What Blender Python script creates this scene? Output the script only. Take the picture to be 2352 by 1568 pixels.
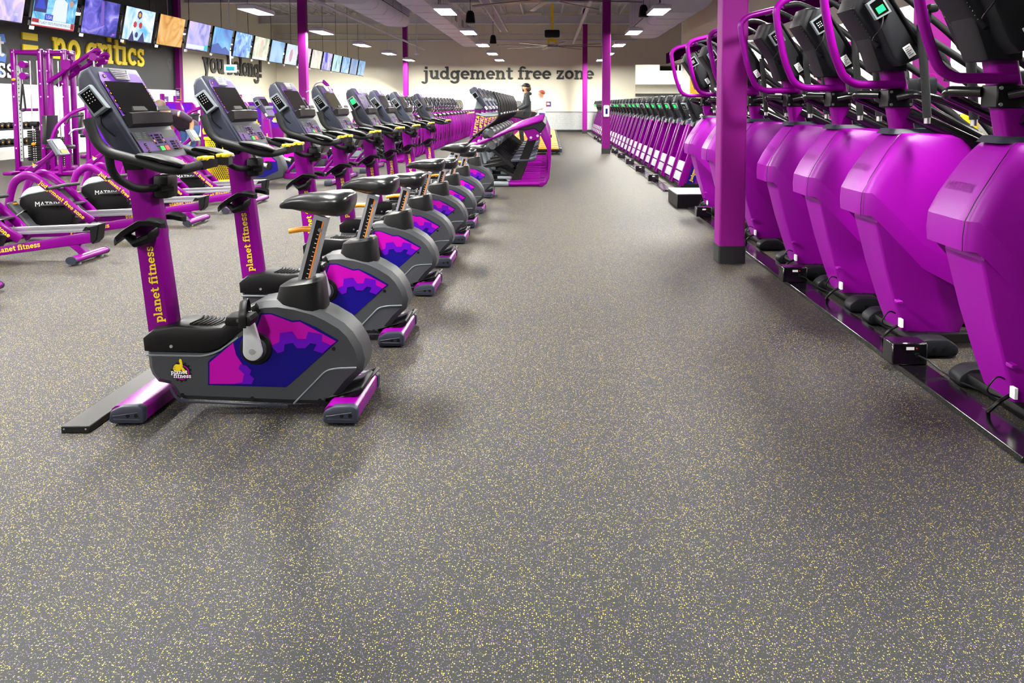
import bpy, bmesh, math, random
from mathutils import Vector, Matrix

# ------------------------------------------------------------------ clear
for o in list(bpy.data.objects):
    bpy.data.objects.remove(o, do_unlink=True)
scene = bpy.context.scene
COL = scene.collection
R = math.radians
PI = math.pi
rnd = random.Random(7)

# ------------------------------------------------------------------ camera
cam_data = bpy.data.cameras.new('camera')
cam = bpy.data.objects.new('camera', cam_data)
COL.objects.link(cam)
scene.camera = cam
F_PX = 1850.0
PITCH = R(4.0)
cam_data.sensor_width = 36.0
cam_data.sensor_fit = 'HORIZONTAL'
cam_data.lens = F_PX / 2352.0 * 36.0
cam_data.shift_x = (1176.0 - 1260.0) / 2352.0
cam_data.shift_y = -(784.0 - (240.0 + F_PX * math.tan(PITCH))) / 2352.0
cam_data.clip_end = 200
cam.location = (0, 0, 1.35)
cam.rotation_euler = (PI / 2 - PITCH, 0, 0)

# ------------------------------------------------------------------ world and exposure
world = bpy.data.worlds.new('gym_ambient')
scene.world = world
world.use_nodes = True
bg = world.node_tree.nodes['Background']
bg.inputs['Color'].default_value = (0.95, 0.97, 1.0, 1)
bg.inputs['Strength'].default_value = 0.12
scene.view_settings.view_transform = 'Standard'
scene.view_settings.look = 'None'
scene.view_settings.gamma = 1
scene.view_settings.use_curve_mapping = False
scene.view_settings.exposure = 0.0
LAMP_STRENGTH = 325.0
DOWNLIGHT_STRENGTH = 320.0
LAMP_XS = (-10.3, -6.25, -2.2, 2.35)
LAMP_YS = (-1.2, 3.6, 8.2, 12.8, 17.4, 22.4, 27.2, 31.8, 36.3)
LAMP_Z = 3.32
HALL_STRENGTH = 60.0

# ------------------------------------------------------------------ materials
def lin(h):
    h = h.lstrip('#')
    out = []
    for i in (0, 2, 4):
        c = int(h[i:i + 2], 16) / 255
        out.append(c / 12.92 if c <= 0.04045 else ((c + 0.055) / 1.055) ** 2.4)
    return (*out, 1)

def mat(name, hexcol, rough=0.5, metal=0.0, emit=0.0, spec=0.5, coat=0.0, grain=0.0, gscale=300.0, emit_col=None):
    m = bpy.data.materials.new(name)
    m.use_nodes = True
    nt = m.node_tree
    p = nt.nodes['Principled BSDF']
    c = lin(hexcol)
    p.inputs['Base Color'].default_value = c
    p.inputs['Roughness'].default_value = rough
    p.inputs['Metallic'].default_value = metal
    p.inputs['Specular IOR Level'].default_value = spec
    p.inputs['Coat Weight'].default_value = coat
    p.inputs['Coat Roughness'].default_value = 0.12
    if emit:
        p.inputs['Emission Color'].default_value = lin(emit_col or hexcol)
        p.inputs['Emission Strength'].default_value = emit
    if grain:
        tc = nt.nodes.new('ShaderNodeTexCoord')
        n = nt.nodes.new('ShaderNodeTexNoise')
        n.inputs['Scale'].default_value = gscale
        b = nt.nodes.new('ShaderNodeBump')
        b.inputs['Strength'].default_value = grain
        b.inputs['Distance'].default_value = 0.001
        nt.links.new(tc.outputs['Object'], n.inputs['Vector'])
        nt.links.new(n.outputs['Fac'], b.inputs['Height'])
        nt.links.new(b.outputs['Normal'], p.inputs['Normal'])
    return m

PURPLE = mat('purple_gloss_paint', '6e0070', 0.28, spec=0.22, coat=0.0)
CANOPY_UNLIT = mat('unlit_purple_canopy', '120011', 0.7, spec=0.0)  # canopy purple blackened to look unlit, shade put into the colour
PURPLE_SHELL = mat('purple_moulded_plastic', '84008c', 0.4, spec=0.28, grain=0.12, gscale=900)
PURPLE_COL = mat('purple_wall_paint', '781070', 0.6, spec=0.15)
PURPLE_DK = mat('purple_dark_paint', '380440', 0.35, coat=0.3)
MAGENTA = mat('magenta_decal', 'a00090', 0.45, spec=.15)
VIOLET = mat('violet_decal', '52009c', 0.45, spec=.15)
NAVY = mat('navy_decal', '0c0464', 0.45, spec=.15)
CONSOLE_PURPLE = mat('purple_overlay_film', '42186e', 0.35)
CHARCOAL = mat('charcoal_plastic', '34363a', 0.48, spec=.3, grain=0.15, gscale=1200)
SLATE = mat('slate_plastic', '282b39', 0.45, spec=.35)
STEELGREY = mat('light_grey_plastic', '666d72', 0.4)
BLACK = mat('black_plastic', '0b0b0d', 0.42, spec=.25)
BLACKGLOSS = mat('black_gloss_paint', '0a0a0c', 0.18, coat=0.5)
RUBBER = mat('black_rubber_foam', '17181a', 0.55, spec=.25, grain=0.3, gscale=1500)
VINYL = mat('black_saddle_vinyl', '141618', 0.28, spec=0.7)
GLASS = mat('dark_screen_glass', '050505', 0.12, spec=0.5)
SILVER = mat('brushed_aluminium', 'c9ccd2', 0.3, metal=0.85)
CHROME = mat('chrome', 'e8e8ea', 0.3, metal=1.0)
CAST = mat('silver_cast_metal', 'd5d8dc', 0.35, metal=0.55)
YELLOW = mat('yellow_paint', 'd8bc00', 0.45)
AMBER = mat('amber_plastic', 'd08800', 0.4)
ORANGE = mat('orange_stripe', 'e07400', 0.4)
WHITE = mat('white_plastic', 'eef0f0', 0.4)
LABELW = mat('white_sticker', 'f2f2f2', 0.5)
RED = mat('red_button', 'e0202a', 0.4)
GREEN = mat('green_button', '0fa838', 0.4)
LED = mat('green_led_display', '10ff50', 0.3, emit=5.0, emit_col='10e040')
CREAM = mat('cream_wall_paint', 'ece6d0', 0.7)
WHITEWALL = mat('white_wall_paint', 'f2f1ea', 0.65)
CEIL = mat('white_painted_steel', 'd0d0d6', 0.6)
DUCT = mat('white_duct_paint', 'e6e6ee', 0.5)
BLACKWALL = mat('black_wall_paint', '1b1c1f', 0.6)
BASEBLK = mat('black_vinyl_base', '1a1b1c', 0.45)
SIGNBLK = mat('black_sign_letters', '202422', 0.55)
SIGNGREY = mat('dark_grey_sign_letters', '3a3a3a', 0.55)
SIGNYEL = mat('yellow_sign_letters', 'ffe100', 0.5)
SKYBLUE = mat('blue_sign_panel', '4a7fe0', 0.5)
SKIN = mat('skin', 'c08a6a', 0.55)
BLUEJEAN = mat('blue_denim', '37578c', 0.8)
HOODIE = mat('black_cotton', '1e2226', 0.85)
WHITESHIRT = mat('white_cotton', 'd8dcdc', 0.85)
GREENSHIRT = mat('green_cotton', '3f7a35', 0.85)
DARKCLOTH = mat('dark_plum_cotton', '2e1e34', 0.85)
HAIR = mat('brown_hair', '3a2618', 0.7)
LAMPW = mat('lamp_diffuser', 'ffffff', 0.5, emit=LAMP_STRENGTH, emit_col='fffdf6')
HALLW = mat('fill_panel_lens', 'ffffff', 0.5, emit=HALL_STRENGTH, emit_col='fffaf2')
DOWNW = mat('downlight_lens', 'ffffff', 0.5, emit=DOWNLIGHT_STRENGTH, emit_col='fff4ec')
PURPLE_PANEL = mat('purple_satin_panel', '4a0052', 0.7, spec=0.0)
RAILDK = mat('dark_anodised_rail', '0c0d0e', 0.45, spec=.35)
BELT = mat('treadmill_belt', '1a1b1d', 0.7, grain=0.2)

# ------------------------------------------------------------------ mesh helpers
def V(*a):
    return Vector(a)

def fillet(pts, rad, n=5):
    pts = [Vector(p) for p in pts]
    if rad <= 0 or len(pts) < 3:
        return pts
    out = [pts[0]]
    for i in range(1, len(pts) - 1):
        a, b, c = pts[i - 1], pts[i], pts[i + 1]
        u, w = (a - b), (c - b)
        r = min(rad, u.length * 0.45, w.length * 0.45)
        p0, p2 = b + u.normalized() * r, b + w.normalized() * r
        for k in range(n + 1):
            t = k / n
            out.append(p0 * (1 - t) ** 2 + b * 2 * t * (1 - t) + p2 * t * t)
    out.append(pts[-1])
    return out

def fillet2(pts, rad, n=4):
    """rounds every corner of a closed 2D outline"""
    out = []
    L = len(pts)
    for i in range(L):
        a, b, c = Vector(pts[i - 1]), Vector(pts[i]), Vector(pts[(i + 1) % L])
        u, w = a - b, c - b
        r = min(rad, u.length * 0.45, w.length * 0.45)
        p0, p2 = b + u.normalized() * r, b + w.normalized() * r
        for k in range(n + 1):
            t = k / n
            q = p0 * (1 - t) ** 2 + b * 2 * t * (1 - t) + p2 * t * t
            out.append((q.x, q.y))
    return out

def rrect(w, h, r, n=4):
    return fillet2([(-w / 2, -h / 2), (w / 2, -h / 2), (w / 2, h / 2), (-w / 2, h / 2)], r, n)

class MB:
    def __init__(self):
        self.bm = bmesh.new()
        self.mats = []

    def mi(self, m):
        if m not in self.mats:
            self.mats.append(m)
        return self.mats.index(m)

    def add(self, tmp, m, xf=None, fix=True, flat=None):
        if fix:
            bmesh.ops.recalc_face_normals(tmp, faces=tmp.faces[:])
        if xf is not None:
            bmesh.ops.transform(tmp, matrix=xf, verts=tmp.verts[:])
        k = self.mi(m)
        for i, f in enumerate(tmp.faces):
            f.material_index = k
            f.smooth = not (flat and flat[i])
        me = bpy.data.meshes.new('tmp')
        tmp.to_mesh(me)
        tmp.free()
        self.bm.from_mesh(me)
        bpy.data.meshes.remove(me)
        return self

    def box(self, x0, x1, y0, y1, z0, z1, m, b=0.0, seg=2, xf=None):
        t = bmesh.new()
        bmesh.ops.create_cube(t, size=1)
        for v in t.verts:
            v.co = V(x0 + (v.co.x + .5) * (x1 - x0), y0 + (v.co.y + .5) * (y1 - y0), z0 + (v.co.z + .5) * (z1 - z0))
        if b > 0:
            bmesh.ops.bevel(t, geom=t.edges[:], offset=b, segments=seg, affect='EDGES', profile=0.5)
        bmesh.ops.recalc_face_normals(t, faces=t.faces[:])
        t.normal_update()
        fl = [max(abs(c) for c in f.normal) > .9995 for f in t.faces]
        return self.add(t, m, xf, fix=False, flat=fl)

    def prism(self, poly, d0, d1, m, axis='y', b=0.0, seg=2, xf=None):
        t = bmesh.new()
        def P(p, d):
            if axis == 'y': return V(p[0], d, p[1])
            if axis == 'x': return V(d, p[0], p[1])
            return V(p[0], p[1], d)
        A = [t.verts.new(P(p, d0)) for p in poly]
        B = [t.verts.new(P(p, d1)) for p in poly]
        fa, fb = t.faces.new(A), t.faces.new(B)
        n = len(poly)
        for i in range(n):
            t.faces.new((A[i], A[(i + 1) % n], B[(i + 1) % n], B[i]))
        bmesh.ops.recalc_face_normals(t, faces=t.faces[:])
        if b > 0:
            es = list(fa.edges) + list(fb.edges)
            bmesh.ops.bevel(t, geom=es, offset=b, segments=seg, affect='EDGES', profile=0.5)
        t.normal_update()
        ai = {'y': 1, 'x': 0, 'z': 2}[axis]
        fl = [abs(f.normal[ai]) > .9995 for f in t.faces]
        return self.add(t, m, xf, fix=False, flat=fl)

    def tube(self, pts, r, m, seg=10, fil=0.0, fn=5, rz=None, xf=None):
        pts = fillet(pts, fil, fn) if fil else [Vector(p) for p in pts]
        q = [pts[0]]
        for p in pts[1:]:
            if (p - q[-1]).length > 1e-5:
                q.append(p)
        pts = q
        n = len(pts)
        tan = []
        for i in range(n):
            a = pts[i] - pts[i - 1] if i else pts[1] - pts[0]
            c = pts[i + 1] - pts[i] if i < n - 1 else a
            tan.append((a.normalized() + c.normalized()).normalized())
        up = V(0, 0, 1) if abs(tan[0].z) < 0.95 else V(0, 1, 0)
        nrm = (up - tan[0] * up.dot(tan[0])).normalized()
        rings = []
        for i in range(n):
            nrm = (nrm - tan[i] * nrm.dot(tan[i])).normalized()
            bi = tan[i].cross(nrm)
            rr = r if not isinstance(r, (tuple, list)) else r[0] + (r[1] - r[0]) * i / (n - 1)
            r2 = rz if rz is not None else rr
            rings.append([pts[i] + nrm * (r2 * math.cos(2 * PI * k / seg)) + bi * (rr * math.sin(2 * PI * k / seg)) for k in range(seg)])
        return self.loft(rings, m, xf=xf)

    def cyl(self, p0, p1, r, m, seg=16, r1=None, b=0.0):
        p0, p1 = Vector(p0), Vector(p1)
        if b > 0:
            d = (p1 - p0).normalized()
            L = (p1 - p0).length
            r1 = r if r1 is None else r1
            prof = [(0, r - b), (b * .3, r - b * .3), (b, r), (L - b, r1), (L - b * .3, r1 - b * .3), (L, r1 - b)]
            up = V(0, 0, 1) if abs(d.z) < 0.95 else V(0, 1, 0)
            n1 = (up - d * up.dot(d)).normalized()
            n2 = d.cross(n1)
            rings = [[p0 + d * s + n1 * (q * math.cos(2 * PI * k / seg)) + n2 * (q * math.sin(2 * PI * k / seg)) for k in range(seg)] for s, q in prof]
            return self.loft(rings, m)
        return self.tube([p0, p1], (r, r if r1 is None else r1), m, seg)

    def loft(self, rings, m, cap=True, closed=True, xf=None):
        t = bmesh.new()
        vs = [[t.verts.new(p) for p in ring] for ring in rings]
        n = len(vs[0])
        for a, c in zip(vs, vs[1:]):
            for k in range(n if closed else n - 1):
                t.faces.new((a[k], a[(k + 1) % n], c[(k + 1) % n], c[k]))
        if cap and closed:
            t.faces.new(vs[0])
            t.faces.new(vs[-1])
        return self.add(t, m, xf)

    def lathe(self, prof, m, c=(0, 0, 0), seg=24, cap=True):
        c = Vector(c)
        rings = [[c + V(r * math.cos(2 * PI * k / seg), r * math.sin(2 * PI * k / seg), z) for k in range(seg)] for r, z in prof]
        return self.loft(rings, m, cap)

    def ball(self, c, rad, m, u=16, v=10, xf=None):
        t = bmesh.new()
        bmesh.ops.create_uvsphere(t, u_segments=u, v_segments=v, radius=1)
        rad = rad if isinstance(rad, (tuple, list)) else (rad,) * 3
        for q in t.verts:
            q.co = V(c[0] + q.co.x * rad[0], c[1] + q.co.y * rad[1], c[2] + q.co.z * rad[2])
        return self.add(t, m, xf)

    def poly(self, pts, m):
        t = bmesh.new()
        t.faces.new([t.verts.new(Vector(p)) for p in pts])
        return self.add(t, m, fix=False)

    def polys(self, plist, m):
        t = bmesh.new()
        for pts in plist:
            t.faces.new([t.verts.new(Vector(p)) for p in pts])
        return self.add(t, m, fix=False)

    def slab2(self, plist, o, ux, uy, m, depth=0.0, off=0.0):
        """2D polygons laid on a plane (o, ux, uy), thickened by depth along its normal"""
        o, ux, uy = Vector(o), Vector(ux), Vector(uy)
        n = ux.cross(uy).normalized()
        t = bmesh.new()
        for i_, pts in enumerate(plist):
            if len(pts) > 2 and sum(pts[k - 1][0] * pts[k][1] - pts[k][0] * pts[k - 1][1] for k in range(len(pts))) < 0:
                pts = pts[::-1]
            st = depth * .006 * (i_ % 40) if depth > 0 else .00002 * (i_ % 25)
            fr = [t.verts.new(o + ux * p[0] + uy * p[1] + n * (off + depth + st)) for p in pts]
            t.faces.new(fr)
            if depth > 0:
                bk = [t.verts.new(o + ux * p[0] + uy * p[1] + n * off) for p in pts]
                for i in range(len(pts)):
                    j = (i + 1) % len(pts)
                    t.faces.new((fr[j], fr[i], bk[i], bk[j]))
        return self.add(t, m, fix=False)

    def text(self, s, size, o, ux, uy, m, depth=0.0, off=0.0015, align='l', squeeze=1.0):
        plist, adv = glyph_polys(s, squeeze)
        sh = {'l': 0, 'c': -adv / 2, 'r': -adv}[align]
        plist = [[((p[0] + sh) * size, p[1] * size) for p in q] for q in plist]
        return self.slab2(plist, o, ux, uy, m, depth, off)

    def sans(self, s, size, o, ux, uy, m, off=0.0015, align='CENTER'):
        cu = bpy.data.curves.new('lettering', 'FONT')
        cu.body = s
        cu.size = size
        cu.align_x = align
        cu.align_y = 'CENTER'
        cu.resolution_u = 2
        ob = bpy.data.objects.new('lettering_tmp', cu)
        COL.objects.link(ob)
        dg = bpy.context.evaluated_depsgraph_get()
        me = bpy.data.meshes.new_from_object(ob.evaluated_get(dg))
        ux, uy = Vector(ux).normalized(), Vector(uy).normalized()
        n = ux.cross(uy)
        o = Vector(o)
        for v in me.vertices:
            v.co = o + ux * v.co.x + uy * v.co.y + n * off
        t = bmesh.new()
        t.from_mesh(me)
        self.add(t, m, fix=False)
        bpy.data.objects.remove(ob, do_unlink=True)
        bpy.data.curves.remove(cu)
        bpy.data.meshes.remove(me)
        return self

    def build(self, name, parent=None, label=None, angle=38, loc=None):
        me = bpy.data.meshes.new(name)
        self.bm.to_mesh(me)
        self.bm.free()
        for m in self.mats:
            me.materials.append(m)
        me.set_sharp_from_angle(angle=R(angle))
        o = bpy.data.objects.new(name, me)
        COL.objects.link(o)
        if parent is not None:
            o.parent = parent
        if label:
            o['label'] = label
        if loc is not None:
            o.location = loc
        return o

# ------------------------------------------------------------------ slab serif lettering
def _arc(cx, cy, rx, ry, a0, a1, t, n=12):
    out = []
    for i in range(n):
        q = []
        for a, s in ((a0 + (a1 - a0) * i / n, 1), (a0 + (a1 - a0) * (i + 1) / n, 1), (a0 + (a1 - a0) * (i + 1) / n, -1), (a0 + (a1 - a0) * i / n, -1)):
            a = R(a)
            q.append((cx + (rx + s * t / 2) * math.cos(a), cy + (ry + s * t * .42) * math.sin(a)))
        out.append(q)
    return out

def _ln(x0, y0, x1, y1, t):
    d = Vector((x1 - x0, y1 - y0)).normalized()
    p = Vector((-d.y, d.x)) * (t / 2)
    return [[(x0 + p.x, y0 + p.y), (x1 + p.x, y1 + p.y), (x1 - p.x, y1 - p.y), (x0 - p.x, y0 - p.y)]]

def _r(x0, y0, x1, y1):
    return [[(x0, y0), (x1, y0), (x1, y1), (x0, y1)]]

_G = {
    'p': (1.10, _r(.12, -.42, .40, 1) + _r(0, -.42, .52, -.25) + _r(0, .83, .4, 1) + _arc(.56, .5, .33, .38, -150, 150, .27)),
    'l': (.58, _r(.12, 0, .40, 1.42) + _r(0, 0, .52, .17) + _r(0, 1.25, .4, 1.42)),
    'a': (1.02, _r(.54, .05, .82, .68) + _r(.6, 0, .98, .17) + _arc(.44, .64, .24, .27, -5, 160, .25) + _arc(.36, .3, .23, .2, 0, 360, .22)),
    'n': (1.18, _r(.12, 0, .4, 1) + _r(0, 0, .52, .17) + _r(0, .83, .4, 1) + _arc(.62, .6, .24, .28, 0, 170, .27) + _r(.72, 0, 1, .62) + _r(.62, 0, 1.12, .17)),
    'e': (1.03, _arc(.5, .5, .37, .38, 0, 318, .27, 18) + _r(.2, .42, .98, .58)),
    't': (.80, _r(.18, .15, .46, 1.3) + _r(0, .83, .74, 1) + _arc(.5, .22, .19, .14, 180, 345, .24)),
    'f': (.74, _r(.15, 0, .43, 1.12) + _r(0, 0, .58, .17) + _r(0, .83, .72, 1) + _arc(.54, 1.14, .25, .2, 10, 180, .25)),
    'i': (.60, _r(.12, 0, .4, 1) + _r(0, 0, .52, .17) + _r(0, .83, .4, 1) + _r(.1, 1.14, .4, 1.42)),
    's': (.86, _arc(.42, .72, .25, .19, 15, 270, .23) + _arc(.42, .28, .27, .19, -165, 90, .23) + _r(.58, .66, .76, .98) + _r(.06, .02, .24, .34)),
    'u': (1.18, _r(.1, .36, .38, 1) + _r(0, .83, .38, 1) + _arc(.48, .4, .24, .28, 180, 350, .27) + _r(.72, 0, 1, 1) + _r(.6, .83, 1, 1) + _r(.72, 0, 1.12, .17)),
    'd': (1.14, _arc(.44, .5, .32, .38, 30, 330, .27, 16) + _r(.68, 0, .96, 1.42) + _r(.56, 1.25, .96, 1.42) + _r(.68, 0, 1.08, .17)),
    'b': (1.12, _arc(.6, .5, .32, .38, -150, 150, .27, 16) + _r(.1, 0, .38, 1.42) + _r(0, 1.25, .38, 1.42)),
    'g': (1.12, _arc(.44, .5, .32, .38, 30, 330, .27, 16) + _r(.68, -.12, .96, 1) + _r(.68, .83, 1.08, 1) + _arc(.46, -.14, .36, .22, 180, 360, .26)),
    'j': (.60, _r(.15, -.2, .43, 1) + _r(0, .83, .43, 1) + _r(.13, 1.14, .43, 1.42) + _arc(.06, -.2, .23, .2, 190, 360, .26)),
    'm': (1.78, _r(.12, 0, .4, 1) + _r(0, 0, .52, .17) + _r(0, .83, .4, 1) + _arc(.62, .6, .24, .28, 0, 170, .26) + _r(.73, 0, 1, .62) + _r(.65, 0, 1.1, .17)
          + _arc(1.22, .6, .24, .28, 0, 170, .26) + _r(1.32, 0, 1.6, .62) + _r(1.22, 0, 1.72, .17)),
    'r': (.88, _r(.12, 0, .4, 1) + _r(0, 0, .58, .17) + _r(0, .83, .4, 1) + _arc(.62, .58, .26, .28, 35, 180, .26)),
    'z': (.95, _r(.06, .8, .86, 1) + _r(.05, 0, .88, .2) + _ln(.74, .9, .18, .1, .26) + _r(.06, .62, .22, .9) + _r(.72, .1, .88, .38)),
    'o': (1.05, _arc(.5, .5, .36, .38, 0, 360, .28, 20)),
    'c': (.96, _arc(.5, .5, .36, .38, 45, 320, .27, 16) + _r(.68, .6, .86, .95)),
    'y': (1.10, _ln(.22, .95, .58, .05, .27) + _ln(.9, .95, .44, -.34, .25) + _r(0, .83, .46, 1) + _r(.68, .83, 1.1, 1) + _r(.18, -.42, .5, -.22)),
    '!': (.50, [[(.08, .42), (.36, .42), (.42, 1.42), (.02, 1.42)]] + _r(.08, 0, .38, .28)),
    '=': (1.2, _r(.05, .12, 1.05, .42) + _r(.05, .62, 1.05, .92)),
    '.': (.4, _r(.08, 0, .34, .26)),
    'E': (1.0, _r(.1, 0, .38, 1.4) + _r(.1, 0, .9, .25) + _r(.1, .58, .8, .82) + _r(.1, 1.15, .9, 1.4)),
    'L': (.95, _r(.1, 0, .38, 1.4) + _r(.1, 0, .9, .25)),
    'I': (.55, _r(.12, 0, .42, 1.4)),
    'P': (1.0, _r(.1, 0, .38, 1.4) + _arc(.48, 1.02, .3, .27, -90, 90, .26)),
    'T': (.95, _r(.33, 0, .62, 1.4) + _r(.02, 1.15, .92, 1.4)),
    'C': (1.05, _arc(.55, .7, .38, .58, 40, 320, .28)),
    'A': (1.1, _ln(.14, 0, .55, 1.4, .26) + _ln(.96, 0, .55, 1.4, .26) + _r(.3, .35, .8, .58)),
}

def glyph_polys(s, squeeze=1.0):
    x, out = 0.0, []
    for ch in s:
        if ch == ' ':
            x += .5
            continue
        adv, pl = _G[ch]
        out += [[((p[0] + x) * squeeze, p[1]) for p in q] for q in pl]
        x += adv + .02
    return out, x * squeeze

def gear_poly(r, teeth=12, depth=.16, ph=0.0):
    out = []
    for k in range(teeth):
        a = 2 * PI * k / teeth + ph
        s = 2 * PI / teeth
        for f, q in ((.0, 1 - depth), (.22, 1 - depth), (.3, 1), (.7, 1), (.78, 1 - depth)):
            out.append((r * q * math.cos(a + f * s), r * q * math.sin(a + f * s)))
    return out

THUMB = [[(-.75, .05), (-.95, .3), (-.85, .75), (-.55, .95), (-.2, .9), (-.1, 1.0), (-.22, 1.35), (-.1, 1.62), (.1, 1.5), (.16, 1.1), (.22, .75), (.05, .4), (-.1, .1), (-.45, -.02)],
         [(0.02, .45), (.2, .62), (.75, -.1), (.55, -.22), (.15, .0)]]

def emblem(mb, o, ux, uy, s, gear=None, ring=None, back=0.0):
    """round gear emblem with a thumbs-up hand and two lines of lettering"""
    ux, uy = Vector(ux), Vector(uy)
    mb.slab2([[(p[0], p[1]) for p in gear_poly(s, 14)]], o, ux, uy, gear or BLACK, 0, back + .0012)
    mb.slab2([[(a * s, b * s) for a, b in q] for q in _arc(.05, -.05, .66, .66, 0, 360, .1, 24)], o, ux, uy, ring or MAGENTA, 0, back + .002)
    mb.slab2([[(a * s * .8, b * s * .8) for a, b in q] for q in THUMB], o, ux, uy, YELLOW, 0, back + .0028)
    for q in (.28, .5, .7):
        mb.slab2([[(-.72 * s, q * .8 * s), (-.5 * s, q * .8 * s), (-.5 * s, (q * .8 + .03) * s), (-.72 * s, (q * .8 + .03) * s)]], o, ux, uy, BLACK, 0, back + .003)
    o = Vector(o)
    mb.text('planet', s * .27, o + ux * (-.95 * s) + uy * (-.18 * s), ux, uy, WHITE, off=back + .0036)
    mb.text('fitness', s * .27, o + ux * (-.72 * s) + uy * (-.56 * s), ux, uy, WHITE, off=back + .0036)

# ------------------------------------------------------------------ things, parts, copies
def thing(name, label, cat, loc=(0, 0, 0), rotz=0.0, group=None):
    o = bpy.data.objects.new(name, None)
    COL.objects.link(o)
    o.location = loc
    o.rotation_euler = (0, 0, rotz)
    o.empty_display_size = .1
    tag(o, label, cat, group)
    return o

def tag(o, label, cat, group=None, kind=None):
    o['label'] = label
    o['category'] = cat
    if group:
        o['group'] = group
    if kind:
        o['kind'] = kind
    return o

def struct(name, mb, label=None, angle=38):
    o = mb.build(name, angle=angle)
    o['kind'] = 'structure'
    if label:
        o['label'] = label
    return o

def copy_tree(o, parent=None):
    c = o.copy()
    COL.objects.link(c)
    if parent is not None:
        c.parent = parent
    for ch in list(o.children):
        copy_tree(ch, c)
    return c

def dup(root, loc, label, rotz=None, group=None):
    c = copy_tree(root)
    c.location = loc
    if rotz is not None:
        c.rotation_euler = (0, 0, rotz)
    c['label'] = label
    if group:
        c['group'] = group
    return c

ORD = ['first', 'second', 'third', 'fourth', 'fifth', 'sixth', 'seventh', 'eighth', 'ninth', 'tenth', 'eleventh', 'twelfth', 'thirteenth',
       'fourteenth', 'fifteenth', 'sixteenth', 'seventeenth', 'eighteenth', 'nineteenth', 'twentieth', 'twenty-first', 'twenty-second',
       'twenty-third', 'twenty-fourth', 'twenty-fifth', 'twenty-sixth', 'twenty-seventh', 'twenty-eighth', 'twenty-ninth', 'thirtieth']
# ================================================================== room
XL, YB, ZC, YF = -13.3, 39.6, 5.8, -7.0

def floor_material():
    m = bpy.data.materials.new('speckled_rubber_floor')
    m.use_nodes = True
    nt = m.node_tree
    N, L = nt.nodes, nt.links
    p = N['Principled BSDF']
    tc = N.new('ShaderNodeTexCoord')
    def mathn(op, a, b=None):
        n = N.new('ShaderNodeMath')
        n.operation = op
        for i, q in enumerate((a, b)):
            if q is None: continue
            if isinstance(q, (int, float)): n.inputs[i].default_value = q
            else: L.new(q, n.inputs[i])
        return n.outputs[0]
    def mix(fac, a, b):
        n = N.new('ShaderNodeMix')
        n.data_type = 'RGBA'
        L.new(fac, n.inputs[0])
        for i, q in ((6, a), (7, b)):
            if isinstance(q, tuple): n.inputs[i].default_value = q
            else: L.new(q, n.inputs[i])
        return n.outputs[2]
    ns = N.new('ShaderNodeTexNoise')
    ns.inputs['Scale'].default_value = 1.1
    ns.inputs['Detail'].default_value = 3
    L.new(tc.outputs['Object'], ns.inputs['Vector'])
    base = mix(ns.outputs['Fac'], lin('161919'), lin('222625'))
    ng = N.new('ShaderNodeTexNoise')
    ng.inputs['Scale'].default_value = 420
    L.new(tc.outputs['Object'], ng.inputs['Vector'])
    base = mix(mathn('MULTIPLY', ng.outputs['Fac'], .45), base, lin('0b0d0f'))
    def flecks(base, scale, size, lo, hi, col, seed):
        mp = N.new('ShaderNodeMapping')
        mp.inputs['Location'].default_value = (seed * 3.7, seed * 1.9, 0)
        L.new(tc.outputs['Object'], mp.inputs['Vector'])
        v = N.new('ShaderNodeTexVoronoi')
        v.voronoi_dimensions = '2D'
        v.inputs['Scale'].default_value = scale
        L.new(mp.outputs['Vector'], v.inputs['Vector'])
        sp = N.new('ShaderNodeSeparateColor')
        L.new(v.outputs['Color'], sp.inputs['Color'])
        rad = mathn('MULTIPLY', sp.outputs[1], size)
        near = mathn('LESS_THAN', v.outputs['Distance'], rad)
        sel = mathn('MULTIPLY', mathn('GREATER_THAN', sp.outputs[0], lo), mathn('LESS_THAN', sp.outputs[0], hi))
        return mix(mathn('MULTIPLY', near, sel), base, col)
    base = flecks(base, 200, .34, .0, .46, lin('57447c'), 1)
    base = flecks(base, 180, .37, .0, .30, lin('b49e44'), 2)
    base = flecks(base, 250, .34, .0, .12, lin('948a54'), 3)
    # seams between the rubber rolls
    sx = N.new('ShaderNodeSeparateXYZ')
    L.new(tc.outputs['Object'], sx.inputs[0])
    def seam(coord, pitch, ofs, w):
        f = mathn('FRACT', mathn('DIVIDE', mathn('ADD', coord, ofs), pitch))
        return mathn('LESS_THAN', f, w)
    s = mathn('MAXIMUM', seam(sx.outputs[0], 1.22, 100 * 1.22 + .72, .0022), seam(sx.outputs[1], 7.6, 70.0, .0006))
    base = mix(mathn('MULTIPLY', s, .75), base, (.012, .012, .013, 1))
    L.new(base, p.inputs['Base Color'])
    p.inputs['Roughness'].default_value = .62
    p.inputs['Specular IOR Level'].default_value = .22
    b = N.new('ShaderNodeBump')
    b.inputs['Strength'].default_value = .25
    b.inputs['Distance'].default_value = .002
    L.new(ng.outputs['Fac'], b.inputs['Height'])
    L.new(b.outputs['Normal'], p.inputs['Normal'])
    return m

mb = MB()
mb.box(XL - .2, 22, YF, YB + 9, -.12, 0, floor_material())
struct('floor', mb)

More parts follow.
